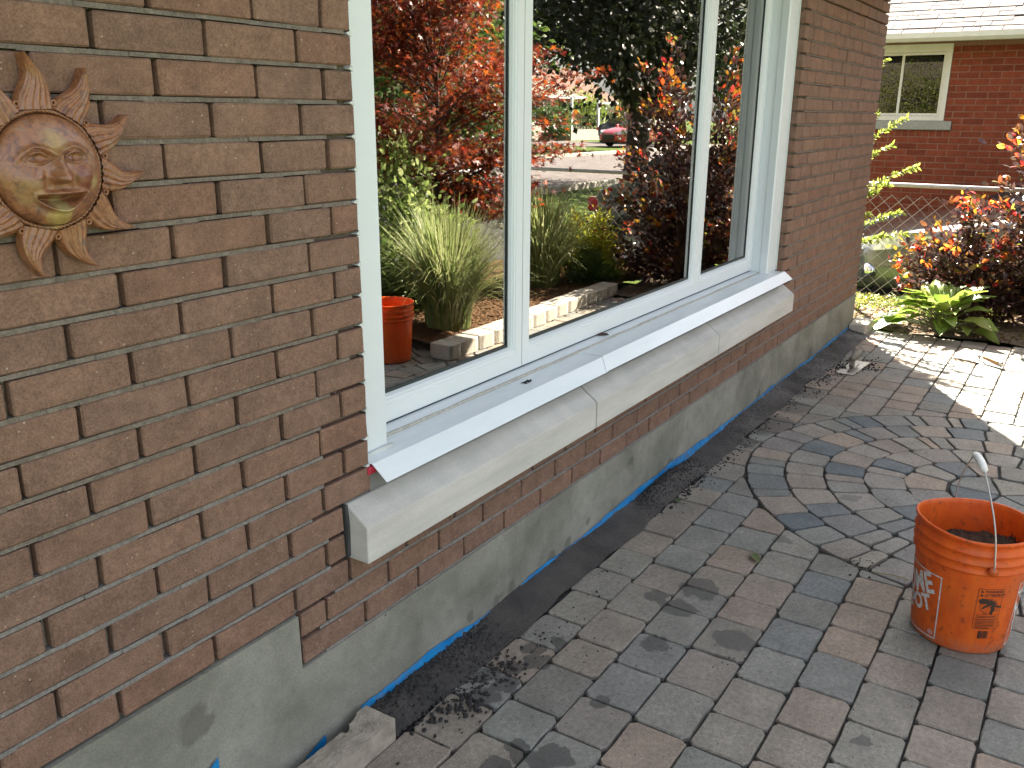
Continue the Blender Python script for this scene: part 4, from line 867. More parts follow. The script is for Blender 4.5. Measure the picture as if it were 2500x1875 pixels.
# ================================================================== buckets
def bucket(loc, rz, label, printed, handle=True, warp=0.0, seedn=1):
    b = empty('bucket', loc, label, 'bucket', 'orange buckets', rz)
    H, RB, RT = 0.374, 0.134, 0.156
    def rad(z): return RB + (RT - RB) * z / H
    def wf(q, th):
        k = warp * max(0, (q[2] / H)) ** 2; return (q[0] * (1 + k * math.cos(2 * th + 0.5)), q[1] * (1 - k * 0.8 * math.cos(2 * th + 0.5)), q[2] + 0.30 * k * H * math.cos(2 * th + 2.1) * (q[2] / H) ** 3)
    P = [(0.0, 0.0), (RB - 0.012, 0.0), (RB - 0.003, 0.003), (RB, 0.010)]
    for z in (0.04, 0.10, 0.16, 0.22, 0.262): P.append((rad(z), z))
    P += [(rad(.268), .268), (rad(.27) + .0065, .270), (rad(.275) + .0075, .274), (rad(.276) + .003, .2775), (rad(.296) + .0025, .296), (rad(.297) + .0075, .298), (rad(.301) + .008, .302), (rad(.304) + .003, .306), (rad(.326) + .002, .326), (rad(.328) + .0065, .329), (rad(.332) + .007, .333), (rad(.335) + .0015, .3365), (rad(.362), .362), (rad(.364) + .0045, .364), (rad(.372) + .005, .371), (rad(.374) + .002, .3745), (rad(.373) - .002, .373)]
    P += [(rad(z) - .0032, z) for z in (.36, .30, .22, .12, .03)] + [(RB - .014, .006), (0.0, .006)]
    k = MB(); k.lathe(P, 96, warp=wf); body = k.out('body', MAT['orange_plastic'], b, smooth=True)
    def surf(th, z, e=0.0012): r = rad(z) + e; q = wf((r * math.cos(th), r * math.sin(th), z), th); return Vector(q)
    if handle:
        ha = R(-154); hb = ha + math.pi
        for t in (ha, hb):
            k = MB(); p = surf(t, 0.287, 0.004); d = Vector((math.cos(t), math.sin(t), 0)); k.tube([p, p + d * 0.012], 0.014, 14); k.out('handle_boss', MAT['orange_plastic'], b, smooth=True)
        pa, pb = surf(ha, .287, .014), surf(hb, .287, .014); ga, gb = Vector((-.050, -.004, .538)), Vector((.042, .036, .556)); pts = [pa, pa + Vector((-.002, 0, .03))]
        for i in range(1, 9): t = i / 8; pts.append(pa.lerp(ga, t) + Vector((pa.x, pa.y, 0)) * 0.25 * math.sin(math.pi * t))
        gp = [ga.lerp(gb, t) + Vector((0, 0, .008 * math.sin(math.pi * t))) for t in (.02, .1, .3, .5, .7, .9, .98)]; pts += gp
        for i in range(0, 9): t = i / 8; pts.append(gb.lerp(pb, t) + Vector((pb.x, pb.y, 0)) * 0.25 * math.sin(math.pi * t))
        k = MB(); k.tube([pa - Vector((math.cos(ha), math.sin(ha), 0)) * 0.012] + pts + [pb - Vector((math.cos(hb), math.sin(hb), 0)) * 0.012], 0.0023, 8); k.out('wire_handle', MAT['wire'], b, smooth=True)
        k = MB(); k.tube(gp, [0.004, 0.0105, .0115, .0115, .0115, .0105, .004], 12); k.out('grip', MAT['grip_white'], b, smooth=True)
    if printed:
        def wrap(name, V, Fc, mat, th0, z0, part=body, e=0.0011):
            """flat print (u right, v up, metres) laid on the wall of the bucket"""
            bm = bmesh.new(); vs = [bm.verts.new((u, vv, 0)) for u, vv in V]
            for q in Fc:
                try: bm.faces.new([vs[i] for i in q])
                except ValueError: pass
            for s in range(-40, 41):
                x = s * 0.008; bmesh.ops.bisect_plane(bm, geom=bm.verts[:] + bm.edges[:] + bm.faces[:], plane_co=(x, 0, 0), plane_no=(1, 0, 0))
            for q in bm.verts: p = surf(th0 + q.co.x / rad(z0), z0 + q.co.y, e); q.co = p
            bmesh.ops.recalc_face_normals(bm, faces=bm.faces); me = bpy.data.meshes.new(name); bm.to_mesh(me); bm.free(); me.materials.append(mat)
            o = bpy.data.objects.new(name, me); link(o, part); return o
        def text(s, size, rot=0.0, shear=0.0, dx=0.0, dy=0.0, sx=1.0, bold=0.0):
            cu = bpy.data.curves.new('t', 'FONT'); cu.body = s; cu.size = size; cu.resolution_u = 3; cu.offset = bold
            o = bpy.data.objects.new('t', cu); COL.objects.link(o); bpy.context.view_layer.update()
            me = bpy.data.meshes.new_from_object(o.evaluated_get(bpy.context.evaluated_depsgraph_get())); V = []; c, s_ = math.cos(rot), math.sin(rot)
            for q in me.vertices: x, y = q.co.x * sx + q.co.y * shear, q.co.y; V.append((x * c - y * s_ + dx, x * s_ + y * c + dy))
            Fc = [tuple(p.vertices) for p in me.polygons]; bpy.data.objects.remove(o); bpy.data.curves.remove(cu); bpy.data.meshes.remove(me); return V, Fc
        def line(pts, wd, close=False):
            V = []; Fc = []; n = len(pts); rng = n if close else n - 1
            for i in range(rng):
                a, c = Vector((*pts[i], 0)), Vector((*pts[(i + 1) % n], 0)); d = (c - a).normalized(); nn = Vector((-d.y, d.x, 0)) * wd / 2; a = a - d * wd / 2; c = c + d * wd / 2
                b0 = len(V); V += [tuple((a + nn)[:2]), tuple((a - nn)[:2]), tuple((c - nn)[:2]), tuple((c + nn)[:2])]; Fc.append((b0, b0 + 1, b0 + 2, b0 + 3))
            return V, Fc
        def poly(pts): return [tuple(p) for p in pts], [tuple(range(len(pts)))]
        def disc(cx, cy, rx, ry, rot=0, n=14): return poly([(cx + rx * math.cos(2 * math.pi * i / n) * math.cos(rot) - ry * math.sin(2 * math.pi * i / n) * math.sin(rot), cy + rx * math.cos(2 * math.pi * i / n) * math.sin(rot) + ry * math.sin(2 * math.pi * i / n) * math.cos(rot)) for i in range(n)])
        # the two square logo panels (left and right of the warning label)
        for th in (R(-243), R(-69)):
            S = 0.205; Z0 = 0.135
            V, Fc = line([(-S / 2, -S / 2 - .012), (S / 2, -S / 2 - .012), (S / 2, S / 2 - .012), (-S / 2, S / 2 - .012)], 0.0034, True); wrap('logo_frame', V, Fc, MAT['print_white'], th, Z0)
            ro = R(20)
            for s, sz, dx, dy, sx in (('THE', 0.034, -0.090, 0.040, 0.8), ('HOME', 0.088, -0.086, -0.031, 0.74), ('DEPOT', 0.066, -0.074, -0.083, 0.80)):
                V, Fc = text(s, sz, ro, 0.0, dx, dy, sx, 0.0026); wrap('logo_lettering', V, Fc, MAT['print_white'], th, Z0)
            V, Fc = text('®', 0.022, 0, 0, 0.078, -0.106); wrap('logo_lettering', V, Fc, MAT['print_white'], th, Z0)
        th, Z0 = R(-149), 0.158; K = MAT['print_black']; W2, H2 = 0.034, 0.066
        V, Fc = line([(-W2, -H2), (W2, -H2), (W2, H2), (-W2, H2)], 0.0011, True); wrap('warning_label', V, Fc, K, th, Z0)
        for y in (0.041, -0.018, -0.034): V, Fc = line([(-W2, y), (W2, y)], 0.0008); wrap('warning_label', V, Fc, K, th, Z0)
        for s, y in (('WARNING', 0.0545), ('ATTENTION', 0.0435)):
            V, Fc = text(s, 0.0105, 0, 0, -0.016, y, 0.95, 0.0003); wrap('warning_text', V, Fc, K, th, Z0); V, Fc = poly([(-0.029, y), (-0.0195, y), (-0.02425, y + 0.0075)]); wrap('warning_text', V, Fc, K, th, Z0)
        rr = [(0.024 * math.cos(2 * math.pi * i / 32), 0.0105 + 0.024 * math.sin(2 * math.pi * i / 32)) for i in range(32)]; V, Fc = line(rr, 0.0013, True); wrap('warning_sign', V, Fc, K, th, Z0)
        V, Fc = line([(-0.017, 0.028), (0.017, -0.006)], 0.0016); wrap('warning_sign', V, Fc, K, th, Z0)
        for a in (disc(-0.017, 0.026, 0.0125, 0.0095), disc(0.004, 0.022, 0.016, 0.0085, R(-20)), disc(0.012, 0.006, 0.0055, 0.015, R(8)), disc(0.010, -0.010, 0.0045, 0.008), disc(0.024, 0.010, 0.009, 0.0035, R(-12)), disc(0.033, 0.008, 0.0045, 0.004), disc(-0.006, 0.011, 0.012, 0.0035, R(35)), disc(-0.015, 0.004, 0.005, 0.003, R(60))):
            wrap('warning_figure', *a, K, th, Z0, e=0.0014)
        for i in range(9):
            y = -0.0235 - i * 0.0047 - (0.002 if i > 1 else 0); x = -0.028
            wl = 0.027 if i < 8 else 0.012
            while x < wl: L = rnd.uniform(0.003, 0.008); V, Fc = line([(x, y), (min(x + L, wl), y)], 0.0019); wrap('warning_text', V, Fc, K, th, Z0); x += L + 0.0018
        x = -0.014
        while x < 0.014: wd = rnd.choice([0.0006, 0.0012, 0.0018]); V, Fc = line([(x, -0.098), (x, -0.074)], wd); wrap('barcode', V, Fc, K, th, Z0); x += wd + rnd.choice([0.0005, 0.0008])
        for y in (-0.082, -0.090): V, Fc = line([(-0.0145, y), (0.0145, y)], 0.0008); wrap('barcode', V, Fc, K, th, Z0)
    return b
bk = bucket((2.762, -1.232, -0.001), 0.0, 'dirty orange plastic bucket with white logo print and wire handle on the pavers', True, True, 0.035)
# what lies in the bucket
V = []; 
db = MB(); n = 26
for j in range(n):
    for i in range(n):
        x, y = -0.14 + 0.28 * i / (n - 1), -0.14 + 0.28 * j / (n - 1); r = math.hypot(x, y); s = min(1, 0.140 / r) if r > 1e-6 else 1
        V.append((2.762 + x * s, -1.232 + y * s, 0.250 + 0.30 * (x * 0.6 - y * 0.5) + rnd.gauss(0, .007)))
tag(npmesh('debris', V, [(j * n + i, j * n + i + 1, (j + 1) * n + i + 1, (j + 1) * n + i) for j in range(n - 1) for i in range(n - 1)], MAT['debris'], smooth=False), 'dark damp debris heaped inside the printed bucket', 'debris', kind='stuff')
k = MB(); k.add([(2.655, -1.24, 0.20), (2.700, -1.28, 0.20), (2.690, -1.30, 0.33), (2.640, -1.255, 0.345), (2.650, -1.245, 0.20), (2.695, -1.285, 0.20), (2.684, -1.306, 0.33), (2.634, -1.26, 0.345)], [(0, 1, 2, 3), (7, 6, 5, 4), (0, 4, 5, 1), (1, 5, 6, 2), (2, 6, 7, 3), (3, 7, 4, 0)])
tag(k.out('wood_offcut', MAT['grey_wood']), 'pale wood offcut leaning inside the rim of the printed bucket', 'wood scrap')
bucket((4.195, -1.955, 0.0), 1.3, 'plain orange bucket reflected in the window, half in shadow beside the edging', False, False, 0.0)

# ================================================================== PLANTS
T_OVAL = (np.array([(0, 0, 0), (.22, -.20, .05), (.55, -.27, .07), (.82, -.17, .04), (1, 0, -.04), (.82, .17, .04), (.55, .27, .07), (.22, .20, .05)]), np.array([(0, 7, 1), (1, 7, 6), (1, 6, 2), (2, 6, 5), (2, 5, 3), (3, 5, 4)]))
T_NARROW = (np.array([(0, 0, 0), (.4, -.12, .03), (1, 0, -.03), (.4, .12, .03)]), np.array([(0, 3, 1), (1, 3, 2)]))
T_QUAD = (np.array([(0, 0, 0), (.5, -.36, .08), (1, 0, -.06), (.5, .36, .08)]), np.array([(0, 3, 1), (1, 3, 2)]))
def _maple():
    P = []
    for d, L in ((-128, .30), (-105, .55), (-80, .24), (-52, .86), (-26, .30), (0, 1.0), (26, .30), (52, .86), (80, .24), (105, .55), (128, .30)): P.append((L * math.cos(R(d)), L * math.sin(R(d)), -.10 * L * L))
    return np.array([(0, 0, 0)] + P), np.array([(0, i, i + 1) for i in range(1, 11)])
T_MAPLE = _maple()
def leaves(name, pos, axis, size, tpl, mat, parent=None, upbias=0.8, kind='stuff', flip=0.25):
    pos = np.asarray(pos, float); axis = np.asarray(axis, float); n = len(pos); T, Fc = tpl
    axis = axis / np.maximum(1e-6, np.linalg.norm(axis, axis=1))[:, None]
    nr = npr.normal(0, 0.55, (n, 3)); nr[:, 2] += upbias; sd = np.cross(nr, axis); sd /= np.maximum(1e-6, np.linalg.norm(sd, axis=1))[:, None]; nn = np.cross(axis, sd)
    s = np.asarray(size, float) * np.ones(n); V = pos[:, None, :] + s[:, None, None] * (T[None, :, 0:1] * axis[:, None, :] + T[None, :, 1:2] * sd[:, None, :] + T[None, :, 2:3] * nn[:, None, :])
    F = (Fc[None] + (np.arange(n) * len(T))[:, None, None]).reshape(-1, Fc.shape[1]); o = npmesh(name, V.reshape(-1, 3), F, mat, parent, smooth=False)
    if kind: tag(o, kind=kind)
    return o
def plant(name, loc, label, cat, group=None): return empty(name, loc, label, cat, group)
def shrub(name, base, label, branches, leafmat, tpl, ls, per, stemmat, dirs, group=None, tip=None, start=0.3, rad=0.006, upb=0.8, tipmat=None, tipn=0, spread=0.05, cat='shrub', wave=0.05):
    """branches grow from the base towards targets; leaves sit along them"""
    root = plant(name, base, label, cat, group); b0 = Vector(base); st = MB(); P = []; A = []; PT = []; AT = []
    for i in range(branches):
        tgt = dirs(i); mid = Vector((tgt.x * 0.35, tgt.y * 0.35, tgt.z * 0.62)) + Vector((rnd.gauss(0, wave), rnd.gauss(0, wave), 0)); o0 = Vector((rnd.gauss(0, .05), rnd.gauss(0, .05), 0)); pts = []
        for q in range(8): t = q / 7; pts.append(o0 * (1 - t) ** 2 + mid * 2 * t * (1 - t) + tgt * t * t)
        st.tube(pts, [rad * (1 - 0.75 * q / 7) for q in range(8)], 5, cap=False)
        for _ in range(per):
            t = start + (1 - start) * rnd.random() ** 0.75; p = o0 * (1 - t) ** 2 + mid * 2 * t * (1 - t) + tgt * t * t; d = (mid - o0) * (1 - t) + (tgt - mid) * t
            off = Vector((rnd.gauss(0, 1), rnd.gauss(0, 1), rnd.gauss(0, 0.8))); p = p + off * spread * rnd.random(); ax = d.normalized() * 0.7 + off.normalized() * 0.9; P.append(p); A.append(ax)
        for _ in range(tipn):
            p = tgt + Vector((rnd.gauss(0, .03), rnd.gauss(0, .03), rnd.gauss(0, .03))); PT.append(p); AT.append((tgt - mid).normalized() + Vector((rnd.gauss(0, .6), rnd.gauss(0, .6), rnd.gauss(0, .5))))
    st.out('stems', MAT[stemmat], root, smooth=True, fix=False)
    leaves('foliage', P, A, [rnd.uniform(*ls) for _ in P], tpl, MAT[leafmat], root, upb)
    if tipn: leaves('young_leaves', PT, AT, [rnd.uniform(*ls) for _ in PT], tpl, MAT[tipmat], root, upb)
    return root
def dome(rx, ry, z0, z1, cx=0.0, cy=0.0, fill=0.55):
    def d(i):
        a = rnd.uniform(0, 2 * math.pi); h = rnd.random(); r = math.sqrt(max(0.02, 1 - (h * 0.92) ** 2)) * rnd.uniform(fill, 1.05); return Vector((cx + rx * r * math.cos(a), cy + ry * r * math.sin(a), z0 + (z1 - z0) * h * rnd.uniform(0.8, 1.05)))
    return d
# purple leaved shrubs by the fence (seen directly and in the glass)
shrub('purple_shrub', (7.55, -0.70, 0.02), 'purple-leaved shrub with orange young leaves behind the hosta by the wire fence', 62, 'leaf_purple', T_OVAL, (0.040, 0.070), 56, 'twig_red', dome(0.38, 0.64, 0.08, 0.90, 0, -0.02), 'purple-leaved shrubs', tipmat='leaf_orange', tipn=9, spread=0.07)
shrub('purple_shrub', (7.62, -1.38, 0.02), 'tall purple-leaved shrub with red shoot tips at the right edge, also reflected in the window', 105, 'leaf_purple', T_OVAL, (0.042, 0.072), 66, 'twig_red', dome(0.55, 0.95, 0.06, 2.0), 'purple-leaved shrubs', tipmat='leaf_orange', tipn=11, spread=0.08)
# hosta
hb = (7.02, -0.56, 0.012); hos = plant('hosta', hb, 'green hosta with broad ribbed leaves at the end of the paving', 'hosta')
def hosta_leaf():
    L, W = 0.20, 0.055; v = []; f = []; nu, nw = 9, 6
    for i in range(nu + 1):
        t = i / nu; wv = W * (math.sin(math.pi * min(1, t * 0.93 + 0.06)) ** 0.8) * (1.15 - 0.45 * t)
        for j in range(nw + 1):
            s = j / nw * 2 - 1; v.append((L * t, s * wv, 0.020 * (abs(s) ** 1.5) * math.sin(math.pi * t) - 0.075 * t * t + 0.006 * math.sin(t * 14) * abs(s)))
    for i in range(nu):
        for j in range(nw): b = i * (nw + 1) + j; f.append((b, b + 1, b + nw + 2, b + nw + 1))
    return mesh('leaf', v, f, MAT['leaf_hosta'], smooth=True)
hm = hosta_leaf(); stk = MB()
for i in range(44):
    a = rnd.uniform(0, 2 * math.pi) if i > 14 else R(180) + rnd.uniform(-1.5, 1.5); ring = rnd.random(); el = R(12 + 58 * ring); hz = 0.05 + 0.17 * ring; rr = 0.03 + 0.15 * (1 - ring)
    p = Vector((rr * math.cos(a) * 0.9, rr * math.sin(a) * 1.5, hz)); s = rnd.uniform(0.75, 1.35)
    o = bpy.data.objects.new('leaf', hm); o.location = p; o.rotation_euler = (rnd.uniform(-.35, .35), -el + R(14), a + rnd.uniform(-.35, .35)); o.scale = (s, s * rnd.uniform(.85, 1.15), s); link(o, hos)
    stk.tube([(p.x * .1, p.y * .1, 0), (p.x * .5, p.y * .5, p.z * .6), tuple(p)], 0.004, 5, cap=False)
stk.out('stalks', MAT['twig_green'], hos, smooth=True, fix=False)
# light green needle-leaved shrub behind the house corner
yr = plant('yew_shrub', (7.25, 0.62, 0.02), 'light green narrow-leaved shrub poking out behind the house corner', 'shrub'); st = MB(); P = []; A = []
tips = [(7.3, .085, 1.90), (7.3, .10, 1.52), (7.3, -.10, 1.49), (7.28, -.03, 1.30), (7.3, -.22, 1.15), (7.3, -.05, 1.02), (7.25, .04, .95), (7.2, .05, .80), (7.3, -.17, .81), (7.3, -.20, .66), (7.25, .0, .6)]
for i in range(70): tips.append((rnd.uniform(6.95, 7.7), rnd.uniform(.16, 2.0), rnd.uniform(.4, 2.1)))
for (x, y, z) in tips:
    t = Vector((x, y, z)) - Vector((7.25, .62, .02)); m0 = Vector((t.x * .25, t.y * .3, t.z * .85)); pts = [m0 * 2 * q / 7 * (1 - q / 7) + t * (q / 7) ** 2 for q in range(8)]; st.tube(pts, [.006 - .0006 * q for q in range(8)], 5, cap=False)
    for _ in range(170):
        u = rnd.uniform(.35, 1); p = m0 * 2 * u * (1 - u) + t * u * u; d = (m0 * (1 - u) + (t - m0) * u).normalized(); sd = d.orthogonal(); sd.rotate(Matrix.Rotation(rnd.uniform(0, 6.28), 3, d)); P.append(p); A.append(d * 0.8 + sd * 0.8)
for _ in range(12000):
    a = rnd.uniform(0, 6.28); u = rnd.random() ** .4; P.append((u * .40 * math.cos(a), .75 + u * .85 * math.sin(a), rnd.uniform(.1, 2.55) * (1 - .22 * u))); A.append((rnd.gauss(0, 1), rnd.gauss(0, 1), rnd.gauss(.3, 1)))
st.out('stems', MAT['twig_green'], yr, smooth=True, fix=False); leaves('foliage', P, A, [rnd.uniform(.028, .052) for _ in P], (T_NARROW[0] * (1, 2.0, 1), T_NARROW[1]), MAT['leaf_yew'], yr, .5)
# weeds
P = []; A = []
for i in range(3000):
    x, y = rnd.gauss(7.72, .14), rnd.uniform(-.9, .6)
    if x > 7.95 or x < 7.1: continue
    P.append((x, y, .02 + bed_z(x, y) * .5 + rnd.random() * .05)); A.append((rnd.gauss(0, 1), rnd.gauss(0, 1), rnd.uniform(.1, 1)))
for i in range(500): x, y = rnd.uniform(6.95, 7.7), rnd.uniform(-1.2, .5); P.append((x, y, .018 + bed_z(x, y) * .5)); A.append((rnd.gauss(0, 1), rnd.gauss(0, 1), rnd.uniform(0, .6)))
tag(leaves('weeds', P, A, [rnd.uniform(.015, .035) for _ in P], T_QUAD, MAT['weed']), 'yellow-green weeds growing along the foot of the wire fence', 'weeds', kind='stuff')
# loose leaves
def loose(name, loc, rot, s, mat, label):
    T = np.array([(0, 0, 0), (.3, -.18, .10), (.65, -.2, .16), (1, 0, .05), (.65, .2, .2), (.3, .18, .14), (.5, 0, 0)]); o = npmesh(name, T * s, [(0, 1, 6), (1, 2, 6), (2, 3, 6), (3, 4, 6), (4, 5, 6), (5, 0, 6)], MAT[mat]); o.location = loc; o.rotation_euler = rot; return tag(o, label, 'leaf')
loose('dry_leaf', (2.83, -.590, .004), (0, 0, .7), .075, 'twig_green', 'curled dry leaf on the pavers between wall and ring')
loose('dry_leaf', (3.15, -.14, .006), (0, 0, -.4), .045, 'leaf_green', 'small green leaf at the edge of the mortar strip')
loose('dry_leaf', (2.97, .095, .7035), (.3, 0, 2.6), .055, 'twig_red', 'small brown leaf caught on the window sill')
k = MB(); k.tube([(2.99, -.94, .004), (3.0, -1.0, .007), (3.003, -1.05, .003)], .0016, 5); tag(k.out('twig', MAT['leaf_straw']), 'thin straw stalk lying on the paver ring near the bucket', 'twig')
k = MB()
for i in range(9): k.tube([(2.30 + rnd.gauss(0, .012), .045 + rnd.gauss(0, .006), .6915), (2.30 + rnd.gauss(0, .012), .045 + rnd.gauss(0, .006), .6955)], .002, 4)
tag(k.out('dirt_speck', MAT['crumb']), 'clump of dark dirt specks on the metal sill cap', 'dirt')
# ornamental grasses
def grass(base, label, n, h, spread, group, wd=.006):
    root = plant('ornamental_grass', base, label, 'grass', group); V = []; F = []; ns = 7
    for i in range(n):
        a = rnd.uniform(0, 6.283); lean = rnd.random() ** 0.8; H = h * rnd.uniform(.55, 1.08); S = spread * lean * rnd.uniform(.4, 1.1); dr = rnd.uniform(.2, 1.25) * lean; r0 = rnd.random() ** .6 * .16; d = np.array((math.cos(a), math.sin(a), 0)); sd = np.array((-math.sin(a), math.cos(a), 0)); ww = wd * rnd.uniform(.6, 1.5); b = len(V)
        for q in range(ns + 1):
            t = q / ns; p = d * (r0 + S * t ** 1.9) + np.array((0, 0, H * (t - dr * t ** 3 * .6))); wv = ww * (1 - t ** 2.2) + .0006; V += [p - sd * wv, p + sd * wv]
        for q in range(ns): F.append((b + 2 * q, b + 2 * q + 1, b + 2 * q + 3, b + 2 * q + 2))
    tag(npmesh('blades', V, F, MAT['blade'], root), kind='stuff'); return root
grass((4.90, -2.02, .07), 'large clump of striped ornamental grass reflected left of the mullion', 1900, .90, .62, 'ornamental grasses', .0048)
grass((6.62, -2.30, .07), 'smaller striped grass clump reflected right of the mullion', 850, .88, .6, 'ornamental grasses', .0065)
# shrubs seen only in the glass
shrub('variegated_shrub', (5.38, -2.72, .07), 'cream-edged variegated green shrub reflected behind the large grass clump', 60, 'leaf_varieg', T_OVAL, (.04, .075), 75, 'twig_green', dome(.55, .45, .12, 1.28), spread=.09)
shrub('gold_shrub', (7.30, -2.20, .06), 'yellow-gold leaved shrub reflected beside the smaller grass clump', 60, 'leaf_gold', T_OVAL, (.022, .04), 90, 'twig_red', dome(.42, .36, .08, .62), spread=.06)
shrub('green_shrub', (6.98, -2.06, .06), 'low dark green bushy plant reflected under the gold shrub', 40, 'leaf_green', T_NARROW, (.03, .05), 110, 'twig_green', dome(.28, .2, .03, .30), spread=.05)
shrub('lime_plant', (7.2, -1.93, .07), 'tiny lime green feathery plant reflected low beside the purple shrub', 22, 'leaf_lime', T_NARROW, (.02, .035), 80, 'twig_green', dome(.16, .14, .03, .16), spread=.03, rad=.003, cat='plant')
shrub('pot_foliage', (4.75, -2.55, .07), 'blue-green leafy plant reflected behind the plain bucket', 30, 'leaf_green', T_OVAL, (.04, .08), 50, 'twig_green', dome(.35, .3, .1, .62), spread=.07, cat='plant')
# japanese maple
MAPN = 84
mp = plant('japanese_maple', (6.0, -2.95, .06), 'red and orange japanese maple reflected in the left panes', 'tree'); tr = MB(); P = []; A = []
tr.tube([(0, 0, 0), (.03, .0, .35), (-.03, .02, .7), (.02, 0, 1.1)], [.035, .03, .027, .022], 8, cap=False)
for i in range(MAPN):
    a = rnd.uniform(0, 6.283); h = .75 + 2.1 * (i / MAPN) + rnd.gauss(0, .05); rr = (.55 + .55 * math.sin(math.pi * min(1, (h - .6) / 2.4))) * rnd.uniform(.5, 1.15); s0 = Vector((0, 0, min(h * .72, 1.75))); tgt = Vector((rr * 1.25 * math.cos(a), rr * .9 * math.sin(a), h + rnd.gauss(0, .08))); mid = (s0 + tgt) / 2 + Vector((0, 0, .14)); pts = [s0 * (1 - q / 6) ** 2 + mid * 2 * q / 6 * (1 - q / 6) + tgt * (q / 6) ** 2 for q in range(7)]; tr.tube(pts, [.009 - .0012 * q for q in range(7)], 5, cap=False)
    for _ in range(240):
        t = rnd.uniform(.30, 1.05); p = s0 * (1 - t) ** 2 + mid * 2 * t * (1 - t) + tgt * t * t + Vector((rnd.gauss(0, .13), rnd.gauss(0, .13), rnd.gauss(0, .035))); P.append(p); A.append(((tgt - s0).x + rnd.gauss(0, .5), (tgt - s0).y + rnd.gauss(0, .5), -.25 + rnd.gauss(0, .25)))
tr.tube([(.02, 0, 1.1), (0, .02, 1.45), (.03, 0, 1.8)], [.022, .018, .012], 7, cap=False)
tr.out('trunk', MAT['bark'], mp, smooth=True, fix=False); leaves('crown', P, A, [rnd.uniform(.030, .055) for _ in P], T_MAPLE, MAT['leaf_maple'], mp, 1.0)

# ================================================================== WIRE FENCES
def fence(name, p0, p1, h, label, drop=0.0, post=3.8, group='chain link fences'):
    a, b = Vector(p0), Vector(p1); L = (b - a).length; d = (b - a).normalized(); root = empty(name, p0, label, 'fence', group); ps = max(1, round(L / post))
    for i in range(ps + 1):
        q = d * (L * i / ps); k = MB(); k.tube([q + Vector((0, 0, -.3)), q + Vector((0, 0, h + .03))], .021, 10); k.tube([q + Vector((0, 0, h + .03)), q + Vector((0, 0, h + .05))], [.024, .012], 10); k.out('post', MAT['galv'], root, smooth=True)
    k = MB(); k.tube([Vector((0, 0, h)), d * L + Vector((0, 0, h))], .0175, 10); k.out('top_rail', MAT['galv'], root, smooth=True)
    V = []; F = []; c = .056; r = .0017; nz_ = int((h - .04) / c); n = Vector((-d.y, d.x, 0))
    nn = int(L / c)
    for i in range(nn):
        pts = [d * (c * (i + .5 * (((i + j) % 2) * 2 - 1) + .5)) + n * (.0025 * ((j % 2) * 2 - 1)) + Vector((0, 0, .03 + c * j * .98)) for j in range(nz_ + 1)]
        for j in range(nz_):
            p, q = pts[j], pts[j + 1]; t = (q - p).normalized(); s1 = n * r; s2 = t.cross(n) * r; b0 = len(V)
            V += [p + s1, p - s1 * .5 + s2, p - s1 * .5 - s2, q + s1, q - s1 * .5 + s2, q - s1 * .5 - s2]; F += [(b0, b0 + 1, b0 + 4, b0 + 3), (b0 + 1, b0 + 2, b0 + 5, b0 + 4), (b0 + 2, b0, b0 + 3, b0 + 5)]
    tag(npmesh('wire_mesh', [tuple(v) for v in V], F, MAT['galv'], root), kind='stuff'); return root
fence('wire_fence', (7.93, 4.3, -.02), (7.90, -3.40, -.02), .99, 'galvanised chain link fence between the purple shrub and the grey car')
fence('wire_fence', (2.4, -3.45, 0.0), (7.84, -3.45, 0.0), .97, 'chain link fence behind the garden reflected in the window')

# ================================================================== NEIGHBOUR HOUSE (beyond the fence)
NX = 11.6; nb = empty('red_brick_house', (NX, 0, 0), 'red brick bungalow with white slider window beyond the fence', 'house')
def np_(o): o.parent = nb; o.matrix_parent_inverse = Matrix.Translation((-NX, 0, 0)); return o
k = MB(); k.box(NX + .003, NX + .3, -1.9, .262, -.6, 2.31); k.box(NX + .003, NX + .3, 1.56, 9, -.6, 2.31); k.box(NX + .003, NX + .3, .262, 1.56, -.6, 1.35); k.box(NX + .003, NX + .3, .262, 1.56, 2.285, 2.31); k.box(NX + 7, NX + 7.3, -1.9, 9, -.6, 2.31); k.box(NX + .3, NX + 7, -1.9, -1.6, -.6, 2.31); k.box(NX + .3, NX + 7, 8.7, 9, -.6, 2.31)
nw = np_(k.out('wall', MAT['nmortar'])); CH = 0.0705; nbr = []
for c in range(0, 41):
    z0 = -.56 + CH * c
    if z0 + CH > 2.31: break
    y = -1.905 + (.11 if c % 2 else 0)
    while y < 2.2:
        a, b = y, y + .2195; y = b; parts = [(a, b)]
        if z0 + CH * .6 > 1.345 and z0 + .02 < 2.285: parts = [(p, q) for p, q in ((a, min(b, .262)), (max(a, 1.56), b)) if q - p > .03]
        if 1.27 < z0 + CH / 2 < 1.345: parts = [(p, q) for p, q in ((a, min(b, .18)), (max(a, 1.64), b)) if q - p > .03]
        for p, q in parts: nbr.append((p, q, z0, z0 + CH))
sold = [(.18 + i * .0735, .18 + (i + 1) * .0735, 1.2735, 1.352) for i in range(20)]
nbr = [(a, b, c, d) for a, b, c, d in nbr if not (c > 1.265 and c < 1.345 and a < 1.65 and b > .181)] + sold
nbr.sort(key=lambda b: -score((NX, (b[0] + b[1]) / 2, (b[2] + b[3]) / 2), m=20) * ((b[0] + b[1]) / 2 < .45 and b[3] > .5 or 0.01))
rest = MB()
